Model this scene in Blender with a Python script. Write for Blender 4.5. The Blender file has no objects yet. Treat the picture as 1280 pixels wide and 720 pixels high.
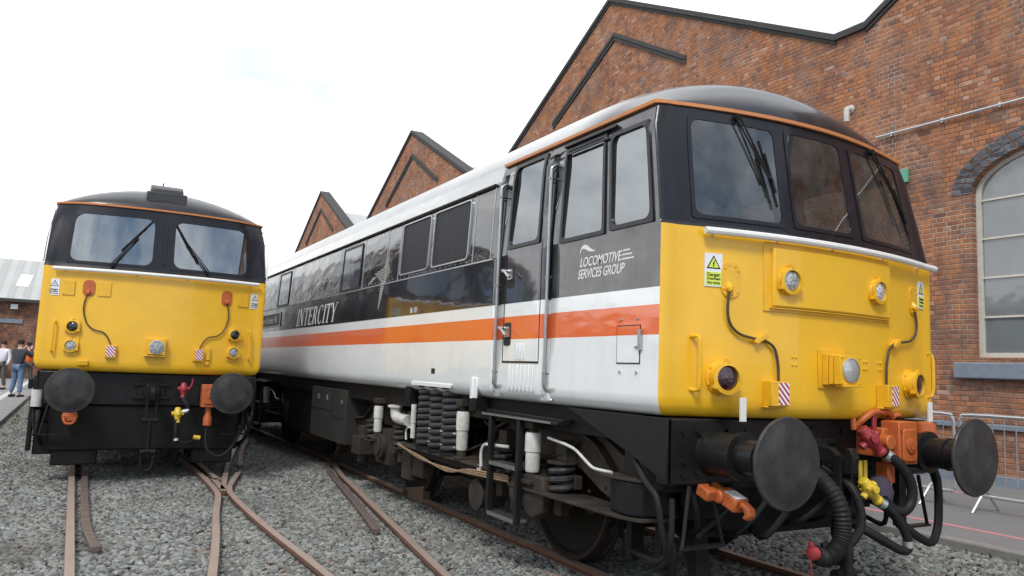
import bpy, bmesh, math, random
from math import sin, cos, pi, radians, sqrt
from mathutils import Vector, Matrix, noise
random.seed(7)
C = bpy.context.scene
COL = C.collection

# ------------------------------------------------------------------ materials
def nt(name):
    m = bpy.data.materials.new(name); m.use_nodes = True
    t = m.node_tree; b = t.nodes['Principled BSDF']
    return m, t, b
def N(t, typ, **kw):
    n = t.nodes.new(typ)
    for k, v in kw.items():
        if k in n.inputs.keys() if isinstance(k, str) else False: n.inputs[k].default_value = v
        else: setattr(n, k, v)
    return n
def L(t, a, b): t.links.new(a, b)
def col4(c): return (c[0], c[1], c[2], 1)
def ramp(t, src, stops, interp='LINEAR'):
    r = N(t, 'ShaderNodeValToRGB'); r.color_ramp.interpolation = interp
    e = r.color_ramp.elements
    while len(e) < len(stops): e.new(0.5)
    for q, (p, c) in zip(e, stops): q.position = p; q.color = col4(c)
    L(t, src, r.inputs[0]); return r.outputs[0]
def mixc(t, f, a, b, mode='MIX'):
    m = N(t, 'ShaderNodeMix', data_type='RGBA', blend_type=mode)
    for i, v in ((0, f), (6, a), (7, b)):
        if hasattr(v, 'default_value'): L(t, v, m.inputs[i])
        else: m.inputs[i].default_value = v if i == 0 else col4(v)
    return m.outputs[2]
def math_(t, op, a, b=0.0):
    m = N(t, 'ShaderNodeMath', operation=op)
    for i, v in enumerate((a, b)):
        if hasattr(v, 'default_value'): L(t, v, m.inputs[i])
        else: m.inputs[i].default_value = v
    return m.outputs[0]
def noise_(t, vec, scale, detail=4, rough=.6):
    n = N(t, 'ShaderNodeTexNoise'); n.inputs['Scale'].default_value = scale
    n.inputs['Detail'].default_value = detail; n.inputs['Roughness'].default_value = rough
    L(t, vec, n.inputs['Vector']); return n.outputs['Fac']
def objco(t): return N(t, 'ShaderNodeTexCoord').outputs['Object']
def bump(t, h, bsdf, dist=.01, st=.5):
    b = N(t, 'ShaderNodeBump'); b.inputs['Distance'].default_value = dist; b.inputs['Strength'].default_value = st
    L(t, h, b.inputs['Height']); L(t, b.outputs[0], bsdf.inputs['Normal']); return b

def paint(name, c, rough=.35, coat=.3, metal=0, dirt=(.1,.08,.06), damt=.25, dscale=6, bmp=0, bscale=8, emis=None, r2=None):
    m, t, b = nt(name); o = objco(t)
    f = noise_(t, o, dscale, 6, .65)
    k = ramp(t, f, [(.42, (0,0,0)), (.75, (1,1,1))])
    bw = N(t, 'ShaderNodeRGBToBW'); L(t, k, bw.inputs[0])
    c_ = mixc(t, math_(t, 'MULTIPLY', bw.outputs[0], damt), c, dirt)
    f2 = noise_(t, o, dscale*9, 3, .5)
    c2 = mixc(t, math_(t, 'MULTIPLY', f2, damt*.5), c_, dirt)
    L(t, c2, b.inputs['Base Color'])
    b.inputs['Metallic'].default_value = metal
    rr = math_(t, 'ADD', math_(t, 'MULTIPLY', bw.outputs[0], .18), rough); L(t, rr, b.inputs['Roughness'])
    b.inputs['Coat Weight'].default_value = coat; b.inputs['Coat Roughness'].default_value = .06
    if max(c) < .035: b.inputs['Specular IOR Level'].default_value = .22
    if bmp: bump(t, noise_(t, o, bscale, 3, .5), b, bmp, .6)
    return m

M = {}
M['yellow'] = paint('yellow_paint', (.86,.485,.014), .34, .45, damt=.20, dirt=(.46,.26,.05), dscale=2.6, bmp=.004, bscale=2.5)
M['yellow_part'] = paint('yellow_part_paint', (.83,.46,.014), .35, .3, damt=.25, dirt=(.3,.16,.03), dscale=9)
M['white'] = paint('white_paint', (.78,.78,.76), .4, .2, damt=.12, dscale=8)
M['whitepipe'] = paint('white_pipe_paint', (.62,.62,.58), .5, .1, damt=.45, dirt=(.15,.11,.08), dscale=14)
M['orange'] = paint('orange_paint', (.56,.13,.028), .45, .1, damt=.5, dirt=(.13,.045,.025), dscale=12, bmp=.004, bscale=40)
M['orange_strip'] = paint('orange_strip', (.72,.27,.09), .4, .2, damt=.2, dscale=9)
M['red'] = paint('red_paint', (.30,.012,.025), .45, .1, damt=.3, dscale=14)
M['yellowtap'] = paint('tap_yellow_paint', (.72,.50,.03), .4, .2, damt=.3, dscale=14)
M['black'] = paint('black_paint', (.008,.0085,.010), .38, .12, damt=.3, dirt=(.028,.025,.022), dscale=7)
M['blackgrime'] = paint('grimy_black', (.006,.006,.0065), .6, .05, damt=.5, dirt=(.022,.018,.015), dscale=5, bmp=.006, bscale=30)
M['frame'] = paint('dark_window_frame', (.010,.010,.015), .3, .25, damt=.15, dirt=(.03,.03,.035), dscale=3, bmp=.003, bscale=3)
M['chassis'] = paint('chassis_grime', (.018,.017,.016), .65, .0, damt=.7, dirt=(.078,.058,.044), dscale=6, bmp=.005, bscale=35)
M['rustarm'] = paint('brown_grime', (.040,.027,.020), .7, 0, damt=.5, dirt=(.07,.045,.03), dscale=5)
M['box_grey'] = paint('equipment_box', (.028,.029,.028), .6, 0, damt=.5, dirt=(.05,.043,.035), dscale=4, bmp=.004, bscale=20)
M['spring'] = paint('spring_paint', (.026,.027,.031), .42, .15, damt=.5, dirt=(.07,.06,.05), dscale=15)
M['rubber'] = paint('rubber_hose', (.010,.010,.011), .5, 0, damt=.4, dirt=(.03,.028,.026), dscale=20, bmp=.003, bscale=90)
M['cable'] = paint('brown_cable', (.06,.035,.02), .5, .1, damt=.3, dscale=30)
M['tancable'] = paint('tan_cable', (.30,.20,.11), .6, 0, damt=.6, dirt=(.08,.05,.03), dscale=10)
M['steel'] = paint('bare_steel', (.55,.55,.55), .32, 0, metal=1, damt=.25, dscale=20)
M['galv'] = paint('galvanised_steel', (.62,.64,.66), .38, 0, metal=.85, damt=.2, dirt=(.35,.35,.34), dscale=25)
M['buffer'] = paint('buffer_face', (.020,.021,.024), .45, .05, damt=.9, dirt=(.065,.062,.058), dscale=7, bmp=.004, bscale=25)
M['wheel'] = paint('wheel_steel', (.014,.012,.011), .6, 0, metal=.1, damt=.6, dirt=(.035,.025,.018), dscale=6)
M['tyre'] = paint('wheel_tread', (.05,.042,.037), .45, 0, metal=.4, damt=.5, dirt=(.03,.02,.014), dscale=9)
M['roofdark'] = paint('dark_roof_paint', (.028,.028,.034), .3, .35, damt=.35, dirt=(.07,.065,.06), dscale=3)
M['interior'] = paint('cab_interior', (.20,.215,.22), .6, 0, damt=.2, dscale=4)
M['seat'] = paint('seat_cloth', (.05,.06,.09), .9, 0, damt=.2, dscale=20)
M['skin'] = paint('skin', (.55,.32,.23), .6, 0, damt=.1)
M['hair'] = paint('hair', (.03,.02,.015), .7, 0, damt=.2)
M['jacket'] = paint('dark_jacket', (.035,.045,.055), .9, 0, damt=.2, dscale=5)
M['jeans'] = paint('jeans', (.10,.16,.27), .9, 0, damt=.4, dirt=(.2,.26,.36), dscale=7)
M['shirt'] = paint('white_shirt', (.7,.7,.74), .9, 0, damt=.1)
M['navy'] = paint('navy_coat', (.03,.035,.07), .9, 0, damt=.1)
M['darkcloth'] = paint('dark_trousers', (.08,.075,.07), .9, 0, damt=.1)
M['hivis'] = paint('hivis_orange', (.85,.16,.04), .8, 0, damt=.1)
M['teal'] = paint('teal_plate', (.11,.38,.27), .5, .1, damt=.3, dscale=9)
M['creamframe'] = paint('cream_window_frame', (.62,.60,.54), .5, .1, damt=.4, dirt=(.35,.28,.18), dscale=7)
M['sill'] = paint('blue_grey_sill', (.20,.25,.31), .55, .05, damt=.4, dirt=(.12,.12,.12), dscale=6, bmp=.01, bscale=12)
M['coping'] = paint('dark_coping', (.035,.034,.036), .75, 0, damt=.5, dirt=(.09,.085,.08), dscale=3, bmp=.02, bscale=8)
M['kerb'] = paint('concrete_kerb', (.24,.235,.225), .85, 0, damt=.5, dirt=(.12,.11,.10), dscale=4, bmp=.01, bscale=40)
M['pinkline'] = paint('faded_red_line', (.52,.20,.22), .8, 0, damt=.5, dirt=(.25,.2,.2), dscale=8)
M['whiteline'] = paint('worn_white_line', (.55,.55,.54), .8, 0, damt=.5, dirt=(.25,.25,.25), dscale=5)
M['lettering'] = paint('white_lettering', (.75,.75,.75), .4, .1, damt=.08)
M['goldletter'] = paint('plate_lettering', (.5,.5,.48), .4, .1, damt=.1)
M['signink'] = paint('sign_black', (.02,.02,.02), .5, 0, damt=0)
M['signyellow'] = paint('sign_yellow_green', (.66,.78,.10), .5, 0, damt=.05)
M['signwhite'] = paint('sign_white', (.75,.78,.82), .45, .1, damt=.06)
M['shedroof'] = None

def lens(name, c, rough=.08):
    m, t, b = nt(name); o = objco(t)
    v = N(t, 'ShaderNodeTexVoronoi'); v.inputs['Scale'].default_value = 55; L(t, o, v.inputs['Vector'])
    k = ramp(t, v.outputs['Distance'], [(0, tuple(min(1, q*1.5) for q in c)), (.7, tuple(q*.45 for q in c))])
    L(t, k, b.inputs['Base Color']); b.inputs['Roughness'].default_value = rough
    b.inputs['Coat Weight'].default_value = 1; b.inputs['Coat Roughness'].default_value = .02
    bump(t, v.outputs['Distance'], b, .004, .7); return m
M['lens_clear'] = lens('clear_lens', (.42,.44,.45))
M['lens_smooth'] = paint('smooth_headlamp_glass', (.50,.52,.50), .12, 1, metal=.35, damt=.2, dirt=(.2,.2,.18), dscale=6)
M['lens_led'] = lens('cluster_lens', (.6,.62,.7))
M['lens_red'] = lens('dark_red_lens', (.045,.008,.016))
M['lens_dark'] = lens('black_lens', (.012,.008,.012))

def glass(name, tint=(.36,.41,.43), ior=1.9):
    m = bpy.data.materials.new(name); m.use_nodes = True; t = m.node_tree; t.nodes.clear()
    o = N(t, 'ShaderNodeOutputMaterial'); tr = N(t, 'ShaderNodeBsdfTransparent'); tr.inputs[0].default_value = col4(tint)
    gl = N(t, 'ShaderNodeBsdfGlossy'); gl.inputs['Roughness'].default_value = .015; gl.inputs[0].default_value = (.9,.95,1,1)
    fr = N(t, 'ShaderNodeFresnel'); bk = N(t, 'ShaderNodeNewGeometry').outputs['Backfacing']
    L(t, math_(t, 'ADD', math_(t, 'MULTIPLY', bk, 1/ior-ior), ior), fr.inputs[0])
    di = N(t, 'ShaderNodeBsdfDiffuse'); di.inputs[0].default_value = (.4,.42,.42,1)
    co = objco(t); d = ramp(t, noise_(t, co, 5, 5), [(.35,(.02,.02,.02)),(.8,(.16,.16,.16))])
    m0 = N(t, 'ShaderNodeMixShader'); L(t, d, m0.inputs[0]); L(t, tr.outputs[0], m0.inputs[1]); L(t, di.outputs[0], m0.inputs[2])
    mx = N(t, 'ShaderNodeMixShader'); L(t, fr.outputs[0], mx.inputs[0]); L(t, m0.outputs[0], mx.inputs[1]); L(t, gl.outputs[0], mx.inputs[2])
    L(t, mx.outputs[0], o.inputs[0]); return m
M['glass'] = glass('cab_glass')
M['glass_side'] = glass('side_cab_glass', (.22,.25,.25), 3.1)
M['glass_blue'] = glass('sky_tinted_cab_glass', (.30,.46,.62), 3.2)  # blue of the reflected sky put into the pane tint
def dkglass(name, c, rough=.04, wav=.004):
    m, t, b = nt(name); o = objco(t)
    L(t, mixc(t, noise_(t, o, 2, 3), c, tuple(q*1.6 for q in c)), b.inputs['Base Color'])
    b.inputs['Roughness'].default_value = rough; b.inputs['Specular IOR Level'].default_value = .9
    b.inputs['Coat Weight'].default_value = .6; b.inputs['Coat Roughness'].default_value = .01
    bump(t, noise_(t, o, 1.6, 2), b, wav, .5); return m
M['bodyglass'] = dkglass('body_side_glass', (.05,.065,.08), wav=.015)
M['wallglass'] = dkglass('dusty_wall_glass', (.13,.145,.15), .06, .02)

# livery: bands by height, wavy reflective upper side panels, lighter roof edge behind the cab
def livery():
    m, t, b = nt('livery_side_paint'); o = objco(t)
    s = N(t, 'ShaderNodeSeparateXYZ'); L(t, o, s.inputs[0])
    z = math_(t, 'DIVIDE', s.outputs[2], 4.0)
    W = (.82,.85,.85); O = (.78,.13,.018); K = (.009,.009,.013)
    c = ramp(t, z, [(0, W), (1.765/4, O), (1.951/4, W), (2.05/4, K)], 'CONSTANT')
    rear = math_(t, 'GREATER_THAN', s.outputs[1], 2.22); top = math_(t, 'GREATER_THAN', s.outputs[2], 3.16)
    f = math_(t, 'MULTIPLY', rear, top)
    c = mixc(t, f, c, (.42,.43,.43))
    mp = N(t, 'ShaderNodeMapping'); mp.inputs['Scale'].default_value = (3, 3, .35); L(t, o, mp.inputs[0])
    st = ramp(t, noise_(t, mp.outputs[0], 4, 6, .7), [(.5,(0,0,0)),(.85,(.18,.18,.18))])
    c = mixc(t, st, c, (.30,.25,.19))
    lo = ramp(t, s.outputs[2], [(0, (0,0,0)), (1,(1,1,1))])
    c3 = mixc(t, ramp(t, noise_(t, o, 1.4, 5, .6), [(.45,(0,0,0)),(.8,(.12,.12,.12))]), c, (.25,.26,.27))
    L(t, c3, b.inputs['Base Color'])
    dk = math_(t, 'GREATER_THAN', s.outputs[2], 2.05)
    rg = math_(t, 'SUBTRACT', .34, math_(t, 'MULTIPLY', dk, .20))
    cabz = math_(t, 'MULTIPLY', math_(t, 'LESS_THAN', s.outputs[1], 1.25), ramp(t, noise_(t, o, 3.2, 4), [(.4,(0,0,0)),(.6,(.32,.32,.32))]))
    L(t, math_(t, 'ADD', rg, cabz), b.inputs['Roughness'])
    b.inputs['Coat Weight'].default_value = .7; b.inputs['Coat Roughness'].default_value = .05; b.inputs['Coat IOR'].default_value = 1.95
    up = math_(t, 'MULTIPLY', rear, math_(t, 'GREATER_THAN', s.outputs[2], 2.46))
    mp2 = N(t, 'ShaderNodeMapping'); mp2.inputs['Scale'].default_value = (1, 1.0, 2.6); L(t, o, mp2.inputs[0])
    w = math_(t, 'MULTIPLY', noise_(t, mp2.outputs[0], 2.2, 2, .4), math_(t, 'ADD', .12, math_(t, 'MULTIPLY', up, .26)))
    bn = bump(t, w, b, .03, 1); L(t, bn.outputs[0], b.inputs['Coat Normal'])
    return m
M['livery'] = livery()
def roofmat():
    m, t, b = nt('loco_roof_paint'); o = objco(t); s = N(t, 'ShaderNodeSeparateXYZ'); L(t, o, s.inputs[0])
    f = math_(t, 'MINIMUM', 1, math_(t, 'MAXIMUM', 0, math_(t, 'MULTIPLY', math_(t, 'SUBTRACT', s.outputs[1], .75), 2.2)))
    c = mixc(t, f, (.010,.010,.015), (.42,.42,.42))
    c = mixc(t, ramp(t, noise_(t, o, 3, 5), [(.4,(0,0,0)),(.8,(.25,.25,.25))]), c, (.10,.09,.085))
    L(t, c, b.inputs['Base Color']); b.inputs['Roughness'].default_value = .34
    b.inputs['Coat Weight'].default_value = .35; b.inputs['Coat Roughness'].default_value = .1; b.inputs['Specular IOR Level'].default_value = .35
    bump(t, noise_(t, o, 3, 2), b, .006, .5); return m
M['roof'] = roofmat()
def grillemat():
    m, t, b = nt('louvre_grille'); o = objco(t); s = N(t, 'ShaderNodeSeparateXYZ'); L(t, o, s.inputs[0])
    zz = math_(t, 'MULTIPLY', math_(t, 'PINGPONG', s.outputs[2], .03), .9)
    q = math_(t, 'PINGPONG', math_(t, 'ADD', s.outputs[1], zz), .022)
    c = ramp(t, math_(t, 'DIVIDE', q, .022), [(.25, (.003,.003,.004)), (.8, (.018,.019,.026))])
    L(t, c, b.inputs['Base Color']); b.inputs['Roughness'].default_value = .5; b.inputs['Specular IOR Level'].default_value = .25
    bump(t, q, b, .25, .5); return m
M['grille'] = grillemat()

def stripes_sign():
    m, t, b = nt('red_white_stripes'); o = objco(t); s = N(t, 'ShaderNodeSeparateXYZ'); L(t, o, s.inputs[0])
    q = math_(t, 'FRACT', math_(t, 'DIVIDE', math_(t, 'ADD', s.outputs[0], math_(t, 'MULTIPLY', s.outputs[2], .9)), .037))
    c = mixc(t, math_(t, 'GREATER_THAN', q, .5), (.75,.75,.78), (.38,.03,.07))
    L(t, c, b.inputs['Base Color']); b.inputs['Roughness'].default_value = .45; return m
M['stripes'] = stripes_sign()

# bricks: each brick its own tone (cell noise), mortar, soot stains and repaired areas
def brick(name, axis=1, ramp_cols=None, soot=.6, mott=True):
    m, t, b = nt(name); o = objco(t); s = N(t, 'ShaderNodeSeparateXYZ'); L(t, o, s.inputs[0])
    u = s.outputs[axis]; v = s.outputs[2]
    wob = noise_(t, o, 1.1, 2)
    v = math_(t, 'ADD', v, math_(t, 'MULTIPLY', wob, .03))
    row = math_(t, 'FLOOR', math_(t, 'DIVIDE', v, .079))
    par = math_(t, 'MODULO', math_(t, 'ABSOLUTE', row), 2)
    W = math_(t, 'SUBTRACT', .232, math_(t, 'MULTIPLY', math_(t, 'GREATER_THAN', math_(t, 'MODULO', math_(t, 'ABSOLUTE', row), 2), .5), .116))
    uu = math_(t, 'ADD', math_(t, 'DIVIDE', u, W), math_(t, 'MULTIPLY', par, .5))
    cu = math_(t, 'FLOOR', uu)
    cx = N(t, 'ShaderNodeCombineXYZ'); L(t, cu, cx.inputs[0]); L(t, row, cx.inputs[1])
    wn = N(t, 'ShaderNodeTexWhiteNoise', noise_dimensions='2D'); L(t, cx.outputs[0], wn.inputs['Vector'])
    cols = ramp_cols or [(0,(.18,.088,.06)),(.10,(.31,.125,.070)),(.35,(.41,.165,.082)),(.65,(.49,.20,.095)),(.88,(.55,.25,.135)),(.95,(.58,.38,.28)),(1,(.18,.13,.11))]
    c = ramp(t, wn.outputs['Value'], cols)
    big = noise_(t, o, .55, 6, .62)
    c = mixc(t, ramp(t, big, [(.40,(.62,.62,.62)),(.52,(0,0,0))]), c, (.19,.125,.105), 'MIX') if mott else c
    mp = N(t, 'ShaderNodeMapping'); mp.inputs['Scale'].default_value = (1, 1, .22); L(t, o, mp.inputs[0])
    pt = noise_(t, o, 2.3, 5, .7)
    c = mixc(t, ramp(t, pt, [(.47,(0,0,0)),(.60,((.7 if mott else 0),)*3)]), c, (.54,.215,.075))
    c = mixc(t, ramp(t, noise_(t, o, 3.4, 5, .75), [(.50,(0,0,0)),(.64,((.7 if mott else 0),)*3)]), c, (.14,.10,.10))
    stn = ramp(t, noise_(t, mp.outputs[0], 1.6, 7, .7), [(.53,(0,0,0)),(.72,(soot,)*3)])
    c = mixc(t, stn, c, (.055,.045,.043))
    fine = noise_(t, o, 26, 4, .6)
    c = mixc(t, math_(t, 'MULTIPLY', fine, .5), c, (.13,.06,.04)) if mott else c
    fu = math_(t, 'FRACT', uu); fv = math_(t, 'FRACT', math_(t, 'DIVIDE', v, .079))
    eu = math_(t, 'MULTIPLY', math_(t, 'PINGPONG', fu, .5), W)
    ev = math_(t, 'MULTIPLY', math_(t, 'PINGPONG', fv, .5), .079)
    e = math_(t, 'ADD', math_(t, 'MINIMUM', eu, ev), math_(t, 'MULTIPLY', math_(t, 'SUBTRACT', fine, .5), .006))
    mor = math_(t, 'LESS_THAN', e, .0058)
    mc = mixc(t, ramp(t, noise_(t, o, .8, 4), [(.45,(0,0,0)),(.6,(1,1,1))]), (.14,.115,.10), (.46,.40,.34))
    c = mixc(t, math_(t, 'MULTIPLY', mor, .85), c, mc)
    L(t, c, b.inputs['Base Color']); b.inputs['Roughness'].default_value = .88
    b.inputs['Specular IOR Level'].default_value = .25
    h = math_(t, 'ADD', math_(t, 'MINIMUM', e, .012), math_(t, 'MULTIPLY', fine, .006))
    h = math_(t, 'ADD', h, math_(t, 'MULTIPLY', wn.outputs['Value'], .004))
    bump(t, h, b, 1.0, .7); return m
M['brick'] = brick('red_brick')
M['archbrick'] = brick('dark_arch_brick', 1, [(0,(.06,.065,.08)),(.5,(.095,.10,.12)),(1,(.15,.155,.17))], .3, False)
M['brickx'] = brick('shed_brick', 0, [(0,(.07,.035,.028)),(.5,(.15,.06,.04)),(1,(.22,.09,.05))], .4)

def asphalt(name, c):
    m, t, b = nt(name); o = objco(t)
    a = mixc(t, noise_(t, o, 60, 4, .7), tuple(q*.72 for q in c), tuple(q*1.3 for q in c))
    a = mixc(t, ramp(t, noise_(t, o, .7, 6, .6), [(.4,(0,0,0)),(.7,(.45,.45,.45))]), a, tuple(q*.62 for q in c))
    L(t, a, b.inputs['Base Color']); b.inputs['Roughness'].default_value = .9
    bump(t, noise_(t, o, 90, 3, .7), b, .004, .6); return m
M['asphalt'] = asphalt('worn_asphalt', (.175,.172,.175))
M['asphalt2'] = asphalt('pale_asphalt', (.22,.22,.225))
def ballastmat(name, stone):
    m, t, b = nt(name); o = objco(t)
    P = [(0,(.085,.09,.086)),(.3,(.20,.21,.20)),(.7,(.32,.335,.315)),(.96,(.44,.45,.425)),(1,(.32,.19,.13))]
    if stone:
        oi = N(t, 'ShaderNodeObjectInfo'); rnd = oi.outputs['Random']
        c = ramp(t, rnd, P); c = mixc(t, math_(t, 'MULTIPLY', noise_(t, o, 2.5, 4), .5), c, (.09,.085,.075))
        ps = N(t, 'ShaderNodeNewGeometry').outputs['Position']
        c = mixc(t, ramp(t, noise_(t, ps, .9, 5, .65), [(.50,(0,0,0)),(.72,(.5,.5,.5))]), c, (.17,.125,.09))
        c = mixc(t, ramp(t, noise_(t, ps, .45, 3, .5), [(.52,(0,0,0)),(.70,(.5,.5,.5))]), c, (.10,.10,.10))
        L(t, c, b.inputs['Base Color']); bump(t, noise_(t, o, 4, 4), b, .1, .5)
    else:
        v = N(t, 'ShaderNodeTexVoronoi'); v.inputs['Scale'].default_value = 24; L(t, o, v.inputs['Vector'])
        wn = N(t, 'ShaderNodeTexWhiteNoise'); L(t, v.outputs['Position'], wn.inputs['Vector'])
        c = ramp(t, wn.outputs['Value'], P)
        c = mixc(t, ramp(t, v.outputs['Distance'], [(.35,(0,0,0)),(.8,(.85,.85,.85))]), c, (.02,.018,.016))
        L(t, c, b.inputs['Base Color']); bump(t, math_(t, 'SUBTRACT', 1, v.outputs['Distance']), b, .04, 1)
    b.inputs['Roughness'].default_value = .85; return m
M['ballast'] = ballastmat('ballast_ground', False)
M['stone'] = ballastmat('ballast_stone', True)
def railmat():
    m, t, b = nt('rusty_rail'); o = objco(t)
    c = mixc(t, noise_(t, o, 7, 6, .7), (.11,.052,.033), (.20,.105,.07))
    g = N(t, 'ShaderNodeNewGeometry'); s = N(t, 'ShaderNodeSeparateXYZ'); L(t, g.outputs['Normal'], s.inputs[0])
    up = math_(t, 'GREATER_THAN', s.outputs[2], .9)
    c = mixc(t, math_(t, 'MULTIPLY', up, math_(t, 'ADD', .45, math_(t, 'MULTIPLY', noise_(t, o, 3, 5, .7), .6))), c, (.38,.31,.265))
    L(t, c, b.inputs['Base Color']); b.inputs['Roughness'].default_value = .55; b.inputs['Metallic'].default_value = .25
    bump(t, noise_(t, o, 60, 4), b, .002, .6); return m
M['rail'] = railmat()
M['checkrail'] = paint('weathered_check_rail', (.16,.125,.115), .55, 0, metal=.3, damt=.6, dirt=(.10,.055,.035), dscale=6)
def corr(name, c, per, axis, c2):
    m, t, b = nt(name); o = objco(t); s = N(t, 'ShaderNodeSeparateXYZ'); L(t, o, s.inputs[0])
    q = math_(t, 'PINGPONG', s.outputs[axis], per)
    k = mixc(t, noise_(t, o, .5, 5, .7), c, c2)
    k = mixc(t, math_(t, 'MULTIPLY', math_(t, 'LESS_THAN', q, per*.16), .45), k, c2)
    L(t, k, b.inputs['Base Color']); b.inputs['Roughness'].default_value = .7; bump(t, q, b, .5, .6); return m
M['shedroof'] = corr('pale_corrugated_roof', (.50,.51,.50), .35, 0, (.33,.33,.32))
M['glazroof'] = corr('pale_roof_sheeting', (.52,.54,.54), .4, 0, (.38,.39,.39))
M['leaf'] = paint('distant_foliage', (.05,.075,.03), .9, 0, damt=.8, dirt=(.02,.03,.015), dscale=1.5)
M['hill'] = paint('distant_hill', (.10,.13,.13), .95, 0, damt=.3)

SPLIT = {'step_tread','underframe','solebar','jumper_cap','hatch_catch','company_emblem','box_latch','box_seam','rivet','lifting_bracket','lifting_eye','yellow_cock_handle','hose_collar','bricked_patch','shoes','door_seam','wiper','brake_hanger','brake_gear','suspension_bracket','hose_hanger','air_pipe','brown_cable_run','sand_pipe','vacuum_pipe','lower_valance','snow_valance','corner_equipment','spring_seat','guard_iron','window_rail','jumper_conduit','lamp_iron','spring_plate','bogie_centre','draw_hook','coil_cup','axlebox'}
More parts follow.
